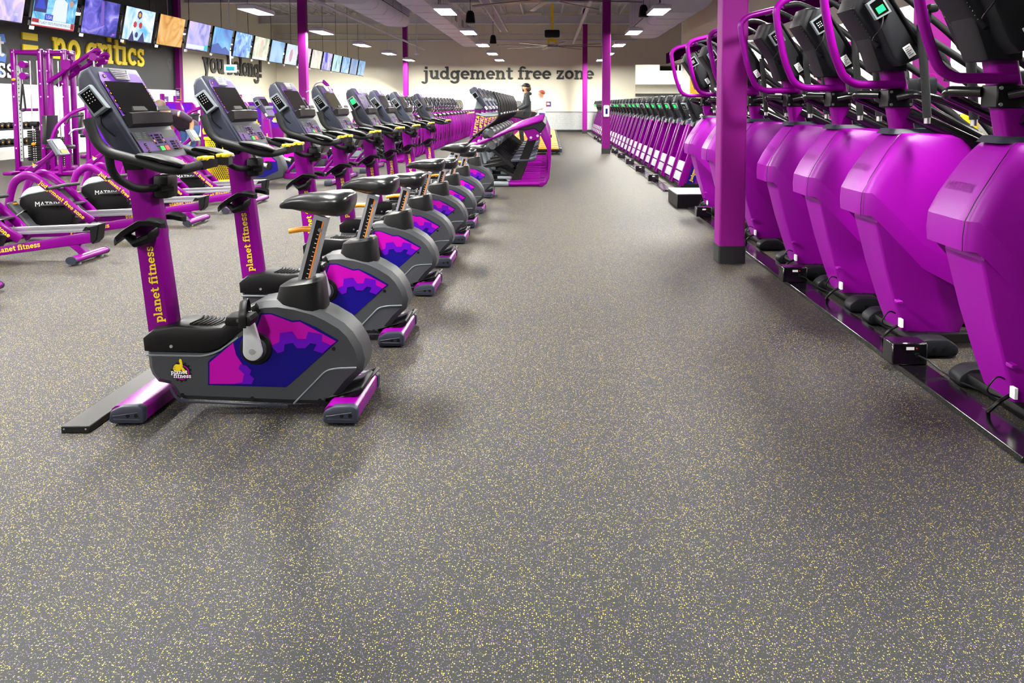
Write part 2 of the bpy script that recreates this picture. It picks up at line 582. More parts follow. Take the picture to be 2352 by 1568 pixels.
def plate_material():
    m = mat('tread_plate_wainscot', 'c4c8c6', 0.38, metal=.55)
    nt = m.node_tree
    tc = nt.nodes.new('ShaderNodeTexCoord')
    br = nt.nodes.new('ShaderNodeTexBrick')
    br.inputs['Scale'].default_value = 9
    br.inputs['Mortar Size'].default_value = .035
    br.inputs['Color1'].default_value = lin('d4d8d6')
    br.inputs['Color2'].default_value = lin('c2c6c4')
    br.inputs['Mortar'].default_value = lin('8d9290')
    mp = nt.nodes.new('ShaderNodeMapping')
    mp.inputs['Rotation'].default_value = (R(90), 0, 0)
    nt.links.new(tc.outputs['Object'], mp.inputs['Vector'])
    nt.links.new(mp.outputs['Vector'], br.inputs['Vector'])
    nt.links.new(br.outputs['Color'], nt.nodes['Principled BSDF'].inputs['Base Color'])
    return m
PLATE = plate_material()

def deck_material():
    m = mat('corrugated_white_deck', 'd4d4da', .6)
    nt = m.node_tree
    tc = nt.nodes.new('ShaderNodeTexCoord')
    w = nt.nodes.new('ShaderNodeTexWave')
    w.bands_direction = 'Y'
    w.inputs['Scale'].default_value = 2.2
    b = nt.nodes.new('ShaderNodeBump')
    b.inputs['Strength'].default_value = .9
    b.inputs['Distance'].default_value = .05
    nt.links.new(tc.outputs['Object'], w.inputs['Vector'])
    nt.links.new(w.outputs['Fac'], b.inputs['Height'])
    nt.links.new(b.outputs['Normal'], nt.nodes['Principled BSDF'].inputs['Normal'])
    return m

# left wall: black mural on the near part, cream beyond it
def mural_material():
    m = mat('black_mural_paint', '1d1f22', .55)
    nt = m.node_tree
    tc = nt.nodes.new('ShaderNodeTexCoord')
    v = nt.nodes.new('ShaderNodeTexVoronoi')
    v.inputs['Scale'].default_value = 1.5
    nt.links.new(tc.outputs['Object'], v.inputs['Vector'])
    r = nt.nodes.new('ShaderNodeValToRGB')
    e = r.color_ramp.elements
    e[0].position, e[0].color = .2, lin('1d1f22')
    e[1].position, e[1].color = .31, lin('1d1f22')
    for q, c in ((.22, '34373b'), (.27, '34373b')):
        k = e.new(q)
        k.color = lin(c)
    nt.links.new(v.outputs['Distance'], r.inputs['Fac'])
    nt.links.new(r.outputs['Color'], nt.nodes['Principled BSDF'].inputs['Base Color'])
    return m
mb = MB()
MUR = mural_material()
mb.box(XL - .2, XL, YF, 28.9, 0, 1.86, WHITEWALL)
mb.box(XL - .2, XL, YF, 28.9, 1.86, ZC, MUR)
mb.box(XL - .2, XL, 28.9, YB, 0, ZC, CREAM)
struct('wall_left', mb)

mb = MB()
mb.box(XL - .2, 4.25, YB, YB + .2, 0, ZC, CREAM)
mb.box(4.25, 22, YB, YB + .2, 3.3, ZC, CREAM)
struct('wall_back', mb)
# room seen through the opening in the back wall
mb = MB()
mb.box(4.0, 16, YB + 7, YB + 7.2, 0, ZC, WHITEWALL)
mb.box(4.05, 4.25, YB + .2, YB + 7, 0, ZC, CREAM)
mb.box(4.25, 16, YB + 6.3, YB + 7, 2.5, 2.95, WHITEWALL)
struct('wall_lobby', mb)
mb = MB()
mb.box(4.25, 16, YB + .2, YB + 7, 3.9, 4.0, WHITEWALL)
struct('ceiling_lobby', mb)
mb = MB()
Yd = YB + 6.9
mb.box(4.4, 9.2, Yd - .06, Yd + .1, 1.84, 1.98, BASEBLK)
for x in (4.4, 6.1, 7.7, 9.1):
    mb.box(x, x + .06, Yd - .06, Yd + .1, 0, 1.9, BASEBLK)
struct('door_1', mb)

mb = MB()
mb.box(XL, 4.25, YB - .015, YB, .12, .97, PLATE)
struct('trim_1', mb)
mb = MB()
mb.box(XL, 4.25, YB - .03, YB, .97, 1.0, BASEBLK)
struct('trim_2', mb)
mb = MB()
mb.box(XL, 4.25, YB - .03, YB, 0, .12, BASEBLK)
struct('baseboard_back', mb)

# bright hall on the right behind a dropped canopy with a purple edge
YR = 27.0
mb = MB()
mb.box(4.45, 22, YR, YR + .2, 0, ZC, WHITEWALL)
mb.box(4.45, 4.6, YF, YR, 3.06, ZC, CREAM)
struct('wall_right', mb)
mb = MB()
mb.box(3.95, 4.0, YF, YR + .25, 2.72, 3.06, CANOPY_UNLIT)
mb.box(3.95, 5.0, YR + .2, YR + .25, 2.72, 3.06, CANOPY_UNLIT)
struct('trim_3', mb)
mb = MB()
mb.box(4.0, 5.0, YF, YR + .2, 2.72, 3.06, WHITEWALL)
struct('ceiling_canopy', mb)
mb = MB()
mb.box(16.5, 16.7, YF, YR, 0, ZC, WHITEWALL)
struct('wall_hall', mb)
mb = MB()
mb.box(4.6, 16.5, YR - .015, YR, .12, .97, PLATE)
struct('trim_4', mb)
mb = MB()
mb.box(4.6, 16.5, YR - .03, YR, .97, 1.02, BASEBLK)
struct('trim_5', mb)

# ceiling deck and steel
mb = MB()
mb.box(XL, 22, YF, YB, ZC, ZC + .1, deck_material())
struct('ceiling', mb)
k = 0
for y in (6.8, 14.4, 22.1, 29.8, 37.4):
    k += 1
    mb = MB()
    mb.prism([(y - .12, 5.05), (y + .12, 5.05), (y + .12, 5.08), (y + .02, 5.08), (y + .02, 5.4), (y + .12, 5.4), (y + .12, 5.45), (y - .12, 5.45), (y - .12, 5.4), (y - .02, 5.4), (y - .02, 5.08), (y - .12, 5.08)],
             XL, 4.4, CEIL, axis='x')
    o = mb.build('roof_girder')
    tag(o, 'white steel roof girder across the hall, %s from the camera' % ORD[k - 1], 'girder', 'roof girders', 'structure')
mb = MB()
for j in range(20):
    x = -12.6 + j * .88
    if x > 4.2: break
    mb.box(x - .03, x + .03, YF, YB, 5.74, 5.8, CEIL)
    mb.box(x - .03, x + .03, YF, YB, 5.46, 5.5, CEIL)
    yy = 10.0
    i = 0
    while yy < YB - .7:
        mb.tube([(x, yy, 5.48 if i % 2 else 5.76), (x, yy + .7, 5.76 if i % 2 else 5.48)], .012, CEIL, 4)
        yy += .7
        i += 1
struct('trim_6', mb, 'open web roof joists')

# steel columns
CX = 1.58
col_defs = [(1.56, 6.89, 'front', True), (CX, 22.2, 'middle', True), (1.70, 37.9, 'far', True), (-6.72, 22.2, 'middle', False), (-6.62, 37.5, 'far', False), (-6.75, -1.5, 'near', False)]
for x, y, w, right in col_defs:
    mb = MB()
    s = .112
    mb.prism(rrect(.22, .22, .02), .15, ZC - .02 if not right else ZC - .02, PURPLE_COL, axis='z', xf=Matrix.Translation((x, y, 0)))
    mb.prism(rrect(.232, .232, .02), 0, .15, BASEBLK, axis='z', xf=Matrix.Translation((x, y, 0)))
    o = mb.build('support_column')
    tag(o, {('front', True): 'purple square column closest to the purple cardio machines', ('middle', True): 'purple column with a white sanitizer dispenser',
            ('far', True): 'purple column in front of the last letters of the back wall slogan', ('middle', False): 'purple column behind the bikes, in front of the row of screens',
            ('far', False): 'slim purple column left of the back wall slogan', ('near', False): 'purple column near the camera'}[(w, right)], 'column', None, 'structure')
mb = MB()
mb.box(XL, XL + .16, 28.85, 29.1, 0, ZC, PURPLE_COL)
o = mb.build('support_column')
tag(o, 'purple column set in the left wall beside the black mural', 'column', None, 'structure')

# wall lettering
def letters(name, s, size, o, ux, uy, m, depth, label):
    o, ux = Vector(o), Vector(ux)
    t = thing(name, label, 'sign', o)
    x = 0.0
    for w in s.split(' '):
        mb = MB()
        mb.text(w, size, ux * x, ux, uy, m, depth, 0.0)
        mb.build('word', t)
        x += (glyph_polys(w)[1] + .5) * size
letters('wall_lettering', 'judgement free zone', .437, (-6.1, YB - .002, 2.58), (1, 0, 0), (0, 0, 1), SIGNBLK, .05, 'black slab serif slogan judgement free zone on the back wall')
letters('wall_lettering', 'you belong!', .60, (XL + .002, 31.1, 2.58), (0, 1, 0), (0, 0, 1), SIGNGREY, .05, 'grey raised slogan you belong! on the cream left wall')
letters('wall_lettering', 'no critics', .575, (XL + .002, 21.7, 2.58), (0, 1, 0), (0, 0, 1), SIGNYEL, .04, 'yellow slogan no critics on the black mural')
letters('wall_lettering', '=', .60, (XL + .002, 20.45, 2.62), (0, 1, 0), (0, 0, 1), SIGNYEL, .04, 'yellow equals sign on the black mural')
mb = MB()
c = V(XL + .002, 18.75, 2.72)
ux, uy = V(0, 1, 0), V(0, 0, 1)
mb.slab2([gear_poly(1.12, 14)], c, ux, uy, SKYBLUE, .02)
mb.slab2([[(a * 1.12, b * 1.12) for a, b in q] for q in _arc(.05, -.05, .66, .66, 0, 360, .08, 24)], c, ux, uy, MAGENTA, 0, .022)
mb.slab2([[(a * .9, b * .9) for a, b in q] for q in THUMB], c, ux, uy, SIGNYEL, 0, .026)
mb.text('planet', .36, c + ux * -1.05 + uy * -.2, ux, uy, WHITE, off=.03)
mb.text('fitness', .36, c + ux * -.85 + uy * -.72, ux, uy, WHITE, off=.03)
tag(mb.build('emblem_sign'), 'large blue gear emblem with yellow thumb on the black mural', 'sign')

# small framed notices
def notice(x, y, z, w, h, label, axis='y'):
    mb = MB()
    if axis == 'y':
        mb.box(x - w / 2, x + w / 2, y - .012, y, z - h / 2, z + h / 2, AMBER)
        mb.box(x - w / 2 + .02, x + w / 2 - .02, y - .014, y - .01, z - h / 2 + .02, z + h / 2 - .02, CONSOLE_PURPLE)
        for q in (.18, .05, -.08):
            mb.box(x - w * .32, x + w * (.3 - abs(q)), y - .016, y - .013, z + q * h - .012, z + q * h + .02, WHITE)
    else:
        mb.box(x, x + .012, y - w / 2, y + w / 2, z - h / 2, z + h / 2, AMBER)
        mb.box(x + .01, x + .014, y - w / 2 + .02, y + w / 2 - .02, z - h / 2 + .02, z + h / 2 - .02, CONSOLE_PURPLE)
        for q in (.18, .05, -.08):
            mb.box(x + .013, x + .016, y - w * .32, y + w * (.3 - abs(q)), z + q * h - .012, z + q * h + .02, WHITE)
    tag(mb.build('wall_notice'), label, 'notice')
notice(0.0, YB, 1.37, .26, .27, 'small purple notice on the back wall right of the walkers')
notice(XL, 28.0, 1.42, .5, .45, 'purple notice with orange edge on the wall below the black mural', 'x')
notice(-13.22, 28.85, 1.72, .2, .42, 'upper of two notices on the purple column beside the mural')
notice(-13.22, 28.85, 1.22, .2, .42, 'lower of two notices on the purple column beside the mural')

# sanitizer dispenser on the middle right column
t = thing('sanitizer_dispenser', 'white soap dispenser on the middle purple column', 'dispenser', (CX, 22.2 - .115, 1.17))
mb = MB()
mb.box(-.075, .075, -.1, 0, -.16, .16, WHITE, .03, 3)
mb.build('body', t)
mb = MB()
mb.box(-.03, .03, -.104, -.1, -.08, .07, NAVY)
mb.build('window', t)
# ================================================================== lamps
def make_lamp():
    t = thing('high_bay_lamp', 'lamp', 'lamp')
    mb = MB()
    mb.box(-.19, .19, -.62, .62, .02, .09, CEIL, .01, 1)
    mb.box(-.1, .1, -.4, .4, .09, .13, CEIL, .01, 1)
    for q in (-1, 1):
        mb.box(q * .182 - .008, q * .182 + .008, -.62, .62, 0, .03, CEIL)
        mb.box(-.19, .19, q * .605 - .012, q * .605 + .012, 0, .03, CEIL)
    mb.build('housing', t)
    mb = MB()
    mb.box(-.165, .165, -.58, .58, .008, .018, LAMPW)
    mb.build('diffuser', t)
    mb = MB()
    for y in (-.4, .4):
        mb.tube([(0, y, .12), (0, y, ZC - LAMP_Z)], .005, CEIL, 5)
    mb.build('suspension_wire', t)
    return t
rowname = ['in the row beyond the televisions', 'in the row over the rowers', 'in the row over the bikes', 'in the row over the stair climbers']
lamp0 = make_lamp()
first = True
for i, x in enumerate(LAMP_XS):
    for j, y in enumerate(LAMP_YS):
        if x > 2 and y < 0:
            continue
        lb = 'high bay lamp %s, %s from the back wall' % (rowname[i], ORD[len(LAMP_YS) - 1 - j])
        if first:
            lamp0.location = (x, y, LAMP_Z)
            tag(lamp0, lb, 'lamp', 'high bay lamps')
            first = False
        else:
            dup(lamp0, (x, y, LAMP_Z), lb, group='high bay lamps')

def make_downlight():
    t = thing('downlight', 'd', 'lamp')
    mb = MB()
    mb.lathe([(.11, -.012), (.13, -.012), (.13, 0), (.11, 0)], WHITE, seg=20, cap=False)
    mb.build('trim_ring', t)
    mb = MB()
    mb.lathe([(.1, -.004), (.1, .0)], DOWNW, seg=20)
    mb.build('lens', t)
    return t
d0 = make_downlight()
for j, y in enumerate((9.4, 11.4, 13.4, 15.4, 17.4, 19.4, 21.4, 23.4, 25.4)):
    lb = 'round downlight in the soffit behind the purple canopy edge, %s from the camera' % ORD[j]
    if j == 0:
        d0.location = (4.3, y, 2.72)
        tag(d0, lb, 'lamp', 'canopy downlights')
    else:
        dup(d0, (4.3, y, 2.72), lb, group='canopy downlights')
t = thing('added_fill_panel', 'p', 'lamp')  # unseen fill panel, added overhead to brighten the white hall
mb = MB()
mb.box(-.65, .65, -.65, .65, 0, .06, WHITE, .01, 1)
mb.build('frame', t)
mb = MB()
mb.box(-.58, .58, -.58, .58, -.006, .0, HALLW)
mb.build('lens', t)
k = 0
for i, x in enumerate((7.0, 10.5, 14.0)):
    for j, y in enumerate((3.0, 9.0, 15.0, 20.5, 24.8)):
        lb = 'added hall fill panel, %s from the camera, %s row from canopy' % (ORD[j], ORD[i])
        if k == 0:
            t.location = (x, y, ZC - .06)
            tag(t, lb, 'lamp', 'added hall fill panels')
        else:
            dup(t, (x, y, ZC - .06), lb, group='added hall fill panels')
        k += 1
for j, (x, y) in enumerate(((5.0, YB + 2), (6.6, YB + 2), (5.2, YB + 4.5), (7.0, YB + 4.5))):
    dup(d0, (x, y, 3.9), 'round downlight in the lobby ceiling, %s from its left front corner' % ORD[j], group='lobby downlights')

for j, (x, y) in enumerate(((6.2, YB + 1.6), (6.2, YB + 4.6))):  # same fill panels, added out of view to light the lobby
    dup(t, (x, y, 3.84), 'added fill panel in the lobby ceiling, %s from the opening' % ORD[j], group='added lobby fill panels')

# ================================================================== screens in a row
def picture(name, cols, scale, strength=1.0, seed=0.0):
    m = bpy.data.materials.new(name)
    m.use_nodes = True
    nt = m.node_tree
    N, L = nt.nodes, nt.links
    p = N['Principled BSDF']
    p.inputs['Base Color'].default_value = (.01, .01, .01, 1)
    p.inputs['Roughness'].default_value = .2
    tc = N.new('ShaderNodeTexCoord')
    mp = N.new('ShaderNodeMapping')
    mp.inputs['Location'].default_value = (seed, seed * 2.3, seed * .7)
    L.new(tc.outputs['Object'], mp.inputs['Vector'])
    n = N.new('ShaderNodeTexNoise')
    n.inputs['Scale'].default_value = scale
    n.inputs['Detail'].default_value = 5
    n.inputs['Distortion'].default_value = 1.2
    L.new(mp.outputs['Vector'], n.inputs['Vector'])
    r = N.new('ShaderNodeValToRGB')
    e = r.color_ramp.elements
    for i, c in enumerate(cols):
        q = .3 + .42 * i / (len(cols) - 1)
        if i == 0: e[0].position, e[0].color = q, lin(c)
        elif i == 1: e[1].position, e[1].color = q, lin(c)
        else:
            k = e.new(q)
            k.color = lin(c)
    L.new(n.outputs['Fac'], r.inputs['Fac'])
    L.new(r.outputs['Color'], p.inputs['Emission Color'])
    p.inputs['Emission Strength'].default_value = strength
    return m
def lit(name, c, s=1.0):
    return mat(name, '101010', .3, emit=s, emit_col=c)
S_WHITE, S_RED, S_BLUE, S_TEAL, S_NAVY, S_BLACK = lit('screen_white', 'e8f4ff'), lit('screen_red', 'c01828'), lit('screen_blue', '2040d0'), lit('screen_teal', '20c0d8'), lit('screen_navy', '102070'), lit('screen_ink', '203050')
S_SKIN, S_CYAN, S_GOLD, S_PINK = lit('screen_skin', 'c8a090'), lit('screen_cyan', '50d8f0'), lit('screen_gold', 'e0b040'), lit('screen_pink', 'f070c0')

TVW, TVH, TILT = 1.25, .71, R(11)
def make_tv(pic):
    """local: x to the right along the screen, z up the screen, facing -y, base at the lower edge"""
    t = thing('television', 'tv', 'television')
    mb = MB()
    mb.box(-TVW / 2, TVW / 2, 0, .05, 0, TVH, BLACK, .006, 1)
    mb.build('casing', t)
    mb = MB()
    mb.poly([(-TVW / 2 + .012, -.002, .02), (TVW / 2 - .012, -.002, .02), (TVW / 2 - .012, -.002, TVH - .012), (-TVW / 2 + .012, -.002, TVH - .012)], pic)
    sc = mb.build('screen', t)
    mb = MB()
    mb.box(-.2, .2, .05, .13, .2, .5, BLACK, .005, 1)
    mb.box(-.08, .08, .12, .24, .26, .42, BLACK)
    mb.box(-TVW / 2 + .03, -TVW / 2 + .11, -.004, .03, -.06, .0, WHITE)
    mb.build('mount', t)
    return t, sc
pics = [
    ('pink and white film scene', ['6070d0', 'b8b0e8', 'f0d8e8', 'e03060'], 2.2),
    ('newscast with a caption strip', ['2868b0', '70c0e8', 'c8ecf8'], 3.4),
    ('violet night scene', ['181050', '3038a8', '7068d8', 'c0b8f0'], 2.4),
    ('pale blue animation with red hexagons', ['58b8e8', 'b8dcf8', 'f0f4ff', '8888d8'], 2.0),
    ('amber close-up', ['8a5a30', 'd89840', 'e8b870', 'e8a078'], 1.7),
    ('lilac talk show with white caption', ['6868c8', 'a8a8e8', 'e0c0d8'], 1.8),
    ('blue sky over water', ['1858c0', '40a0e0', '88d0f0'], 1.4),
    ('blue and white crowd scene', ['1848c8', '58a0e8', 'd0ecff'], 3.6),
    ('pale interview scene', ['88a088', 'c8d0b8', 'f0e8e0'], 2.0),
    ('flat steel blue scene', ['5890c8', '88b8e0', 'a8c8e8'], 1.0),
    ('pale beach scene', ['90c0d8', 'c8d8e8', 'd8b0b8'], 2.0),
    ('pale pink scene', ['a0b0d8', 'd8d0e8', 'e8c8d0'], 1.8),
    ('beige pale scene', ['a8b8a8', 'd8d8c8', 'e8d8d0'], 2.0),
    ('lilac scene with a blue shape', ['5060c8', 'b8b0e0', 'd8d0f0'], 1.6),
    ('pale teal scene', ['80b8c8', 'b8dce0', 'd8f0f0'], 1.6),
    ('blue sport scene', ['5088c0', '98c0e8', 'd8f0ff'], 3.0),
    ('plain slate blue scene', ['6888b8', '90a8d0', 'a8b8d8'], 1.0),
    ('light blue scene with a dark figure', ['5080b0', '90b8e0', 'c0d8f0'], 1.6),
]
tv_y = [12.35 + 1.462 * i for i in range(18)]
for i, y in enumerate(tv_y):
    nm, cols, sc = pics[i]
    pic = picture('picture_' + nm.replace(' ', '_'), cols, sc, 1.15, seed=i * 3.1)
    t, scr = make_tv(pic)
    tag(t, 'hanging television showing a %s' % nm, 'television', 'row of hanging televisions')
    t.rotation_euler = Matrix.Rotation(PI / 2, 4, 'Z').to_euler()
    t.rotation_euler = (TILT, 0, PI / 2)
    t.location = (-8.81, y + TVW / 2, 2.69)
    ux, uy = V(1, 0, 0), V(0, 0, 1)
    def P(x0, x1, z0, z1, m, off=.0): return ([(x0, z0), (x1, z0), (x1, z1), (x0, z1)], m)
    mb = MB()
    o = V(-TVW / 2, -.003, 0)
    def put(polys, m, off=.0):
        mb.slab2([[(a * TVW, b * TVH) for a, b in q] for q in polys], o, ux, uy, m, 0, off)
    def rect(a, b, c, d): return [(a, c), (b, c), (b, d), (a, d)]
    def oval(cx, cy, rx, ry, n=16): return [(cx + rx * math.cos(2 * PI * k / n), cy + ry * math.sin(2 * PI * k / n)) for k in range(n)]
    made = True
    if i == 0:
        put([oval(.55, .8, .22, .2)], S_PINK, .001)
        mb.sans('000', .07, o + ux * .85 * TVW + uy * .2 * TVH, ux, uy, S_WHITE, off=.002)
    elif i == 1:
        put([rect(.02, .3, .36, .99)], S_NAVY, .001)
        put([oval(.16, .8, .05, .1)], S_SKIN, .002)
        put([[(.05, .45), (.1, .66), (.22, .66), (.28, .45)]], S_BLUE, .002)
        put([[(.42, .2), (.46, .7), (.6, .82), (.76, .7), (.78, .2)]], S_WHITE, .001)
        put([oval(.6, .9, .06, .09), oval(.85, .7, .05, .08)], S_SKIN, .002)
        put([rect(.01, .99, .03, .19)], S_WHITE, .003)
        put([rect(.01, .16, .1, .19)], S_RED, .004)
        put([rect(.01, .99, .015, .045)], S_RED, .004)
        put([rect(.9, .98, .05, .2)], S_RED, .005)
        mb.sans('FIRST LADY TESTS POSITIVE FOR COVID', .062, o + ux * .53 * TVW + uy * .115 * TVH, ux, uy, S_BLACK, off=.006)
        put([rect(.28, .46, .19, .34)], S_BLUE, .003)
        mb.sans('USA', .09, o + ux * .37 * TVW + uy * .265 * TVH, ux, uy, S_WHITE, off=.005)
    elif i == 2:
        put([[(.1, .05), (.5, .25), (.62, .32), (.6, .27), (.3, .06)]], lit('screen_lilac', '9888e0'), .001)
        put([[(.5, .3), (.44, .95), (.52, .95), (.6, .3)]], lit('screen_violet', '7858c8'), .001)
        mb.sans('BBC', .05, o + ux * .9 * TVW + uy * .09 * TVH, ux, uy, S_PINK, off=.003)
    elif i == 3:
        hexa = lambda cx, cy, r: [(cx + r * math.cos(k * PI / 3 + PI / 6), cy + r * 1.7 * math.sin(k * PI / 3 + PI / 6)) for k in range(6)]
        put([hexa(.47, .8, .08)], S_NAVY, .001)
        put([hexa(.47, .8, .045)], S_GOLD, .002)
        put([hexa(.36, .5, .06), hexa(.54, .5, .06)], S_RED, .001)
        put([hexa(.45, .2, .055), [(.2, .0), (.3, .32), (.4, .0)], [(.5, .0), (.65, .32), (.75, .0)]], S_NAVY, .001)
    elif i == 5:
        put([rect(.02, .86, .06, .2)], S_WHITE, .001)
        put([rect(.82, .99, .06, .24)], S_TEAL, .002)
    elif i == 6:
        put([[(0.01, .03), (.01, .3), (.3, .42), (.55, .22), (.7, .32), (.99, .12), (.99, .03)]], lit('screen_sea', '1850b8'), .001)
    elif i == 8:
        put([[(.42, .1), (.46, .5), (.56, .5), (.6, .1)], oval(.5, .7, .09, .2)], lit('screen_face', 'e8c8c0'), .001)
        put([rect(.05, .8, .04, .14)], S_WHITE, .002)
    elif i == 10:
        put([oval(.45, .45, .12, .3)], lit('screen_rose', 'c090b0'), .001)
    elif i == 13:
        put([[(.2, .99), (.25, .5), (.45, .42), (.5, .6), (.4, .99)]], S_BLUE, .001)
    elif i == 14 or i == 17:
        put([oval(.45, .4, .07, .25), [(.43, .6), (.47, .6), (.46, .85)]], lit('screen_grey_%d' % i, '6890b0'), .001)
    else:
        made = False
    if made:
        mb.build('picture', scr)
    else:
        mb.bm.free()
# rail the screens hang from
t = thing('screen_rail', 'black lattice rail that carries the row of televisions', 'rail', (-9.02, 12.0, 3.0))
mb = MB()
for z in (-.12, .25):
    mb.tube([(0, 0, z), (0, 27.0, z)], .025, BLACK, 6)
for k in range(90):
    mb.tube([(0, k * .3, -.12 if k % 2 else .25), (0, k * .3 + .3, .25 if k % 2 else -.12)], .01, BLACK, 4)
mb.build('truss', t)
for k in range(14):
    mb = MB()
    mb.tube([(0, .4 + k * 2.0, .25), (0, .4 + k * 2.0, ZC - 3.0)], .008, BLACK, 5)
    mb.build('hanger_rod', t)

# ================================================================== ducts, pipes, fans, speakers
def duct(label, x0, x1, y0, y1, z0, z1, rib=1.2, grille=None):
    t = thing('air_duct', label, 'duct', ((x0 + x1) / 2, (y0 + y1) / 2, z0))
    w, l, h = (x1 - x0) / 2, (y1 - y0) / 2, z1 - z0
    mb = MB()
    mb.box(-w, w, -l, l, 0, h, DUCT, .03, 2)
    n = int(2 * l / rib)
    for k in range(n + 1):
        y = -l + k * rib
        mb.box(-w - .015, w + .015, y, y + .03, -.015, h + .015, DUCT)
    mb.build('casing', t)
    if grille:
        side, spots = grille
        for (gy, gl, gz, gh) in spots:
            g = MB()
            x = (w + .005) if side > 0 else (-w - .02)
            g.box(x, x + .015, gy - gl / 2, gy + gl / 2, gz - gh / 2, gz + gh / 2, SLATE)
            for q in range(6):
                zz = gz - gh / 2 + (q + .5) * gh / 6
                g.box(x - .005, x + .02, gy - gl / 2, gy + gl / 2, zz - .006, zz + .006, DUCT)
            g.build('grille', t)
    mb = MB()
    for y in (-l * .8, 0, l * .8):
        for x in (-w, w):
            mb.tube([(x, y, h), (x, y, ZC - z0)], .008, CEIL, 5)
    mb.build('hanger', t)
    return t
duct('long white air duct over the bikes with small grilles', -3.5, -2.85, 13.5, 33.5, 3.72, 4.3, 1.5,
     (1, [(-8 + 1.9 * k, .5, .3, .22) for k in range(9)]))
duct('white branch duct running left from the long duct', -5.7, -3.52, 15.9, 16.9, 3.95, 4.5, 5)
# rounded supply plenums
def plenum(label, x0, x1, y0, y1, side):
    t = thing('supply_plenum', label, 'duct', ((x0 + x1) / 2, y0, 3.5))
    w = (x1 - x0) / 2
    L = y1 - y0
    prof = fillet2([(-w, 2.0), (-w, .35), (-w + .35, 0), (w - .1, 0), (w, .1), (w, 2.0)], .3, 5)
    if side < 0: prof = [(-a, b) for a, b in prof]
    mb = MB()
    mb.prism(prof, 0, L, DUCT, 'y', .02, 1)
    for k in range(6):
        y = L * k / 5
        q = [(a * 1.02, b - .012 if b < .2 else b) for a, b in prof]
        mb.prism(q, y - .015, y + .015, DUCT, 'y')
    mb.build('casing', t)
    mb = MB()
    x = w * side
    for k in range(4):
        y0_ = .25 + k * (L - .4) / 4
        mb.box(min(x, x + .03 * side), max(x, x + .03 * side), y0_, y0_ + (L - .6) / 4, .25, 1.2, SLATE)
        for q in range(12):
            yy = y0_ + (q + .5) * (L - .6) / 48
            mb.box(min(x, x + .045 * side), max(x, x + .045 * side), yy - .012, yy + .012, .25, 1.2, DUCT)
    mb.build('grille', t)
plenum('large rounded white air plenum with side grille left of centre', -4.9, -3.85, 17.4, 22.5, 1)
plenum('large rounded white air plenum with side grille over the right columns', 2.65, 3.9, 19.0, 26.5, -1)

for nm, y, z, r_, lb in (('a', 39.2, 4.45, .05, 'upper white pipe along the back wall'), ('b', 39.2, 4.72, .03, 'thin white pipe above the other on the back wall'), ('c', 26.0, 4.9, .03, 'white sprinkler pipe crossing the hall')):
    mb = MB()
    mb.tube([(XL, y, z), (4.3 if nm != 'c' else 4.3, y, z)], r_, CEIL, 8)
    tag(mb.build('pipe'), lb, 'pipe')
for x, r_, z, lb in ((-6.0, .045, 4.0, 'white pipe running along the hall over the rowers'), (1.2, .06, 4.3, 'white pipe running along the hall beside the right columns')):
    mb = MB()
    mb.tube([(x, 8, z), (x, 39.2, z)], r_, CEIL, 8)
    tag(mb.build('pipe'), lb, 'pipe')
# cable tray frame left of the fan
t = thing('cable_tray', 'white cable tray running along the hall left of the fan', 'tray', (-1.75, 14, 4.25))
mb = MB()
for x in (-.14, .14):
    mb.box(x - .015, x + .015, 0, 18, -.05, .05, CEIL)
for k in range(61):
    mb.box(-.14, .14, k * .3, k * .3 + .025, -.04, -.02, CEIL)
mb.build('ladder', t)
mb = MB()
for k in range(7):
    for x in (-.14, .14):
        mb.tube([(x, .5 + k * 2.8, .05), (x, .5 + k * 2.8, ZC - 4.25)], .008, CEIL, 5)
mb.build('hanger', t)

def make_fan():
    t = thing('ceiling_fan', 'f', 'ceiling fan')
    mb = MB()
    mb.cyl((0, 0, .25), (0, 0, ZC - 3.62), .045, SIGNYEL, 12)
    for s in (-1, 1):
        mb.box(s * .14 - .03, s * .14 + .03, -.05, .05, .05, .3, SIGNYEL, .01, 1)
    mb.box(-.2, .2, -.06, .06, .22, .3, SIGNYEL, .01, 1)
    mb.build('drop_rod', t)
    mb = MB()
    mb.box(-.3, .3, -.16, .16, .36, .66, BLACK, .06, 2)
    mb.build('motor', t)
    mb = MB()
    mb.lathe([(.0, -.03), (.2, -.03), (.26, 0), (.26, .05), (.2, .08), (0, .08)], STEELGREY, seg=24, cap=False)
    mb.build('hub', t)
    for k in range(8):
        a = 2 * PI * k / 8 + .2
        b = MB()
        b.prism([(.22, -.07), (2.15, -.06), (2.2, .0), (2.15, .05), (.22, .07)], .02, .035, PURPLE_DK, 'z', xf=Matrix.Rotation(a, 4, 'Z') @ Matrix.Rotation(R(9), 4, 'X'))
        b.build('blade', t)
    mb = MB()
    for a in (0.7, 2.4, 3.9, 5.5):
        mb.tube([(0, 0, .8), (1.3 * math.cos(a), 1.3 * math.sin(a), ZC - 3.62)], .006, CEIL, 4)
    mb.build('guy_wire', t)
    return t
f0 = make_fan()
f0.location = (.14, 32.0, 3.62)
tag(f0, 'yellow rod ceiling fan with dark blades over the back of the aisle', 'ceiling fan', 'ceiling fans')
dup(f0, (0.0, 18.2, 3.66), 'ceiling fan nearer the camera, cut by the top of the picture', group='ceiling fans')

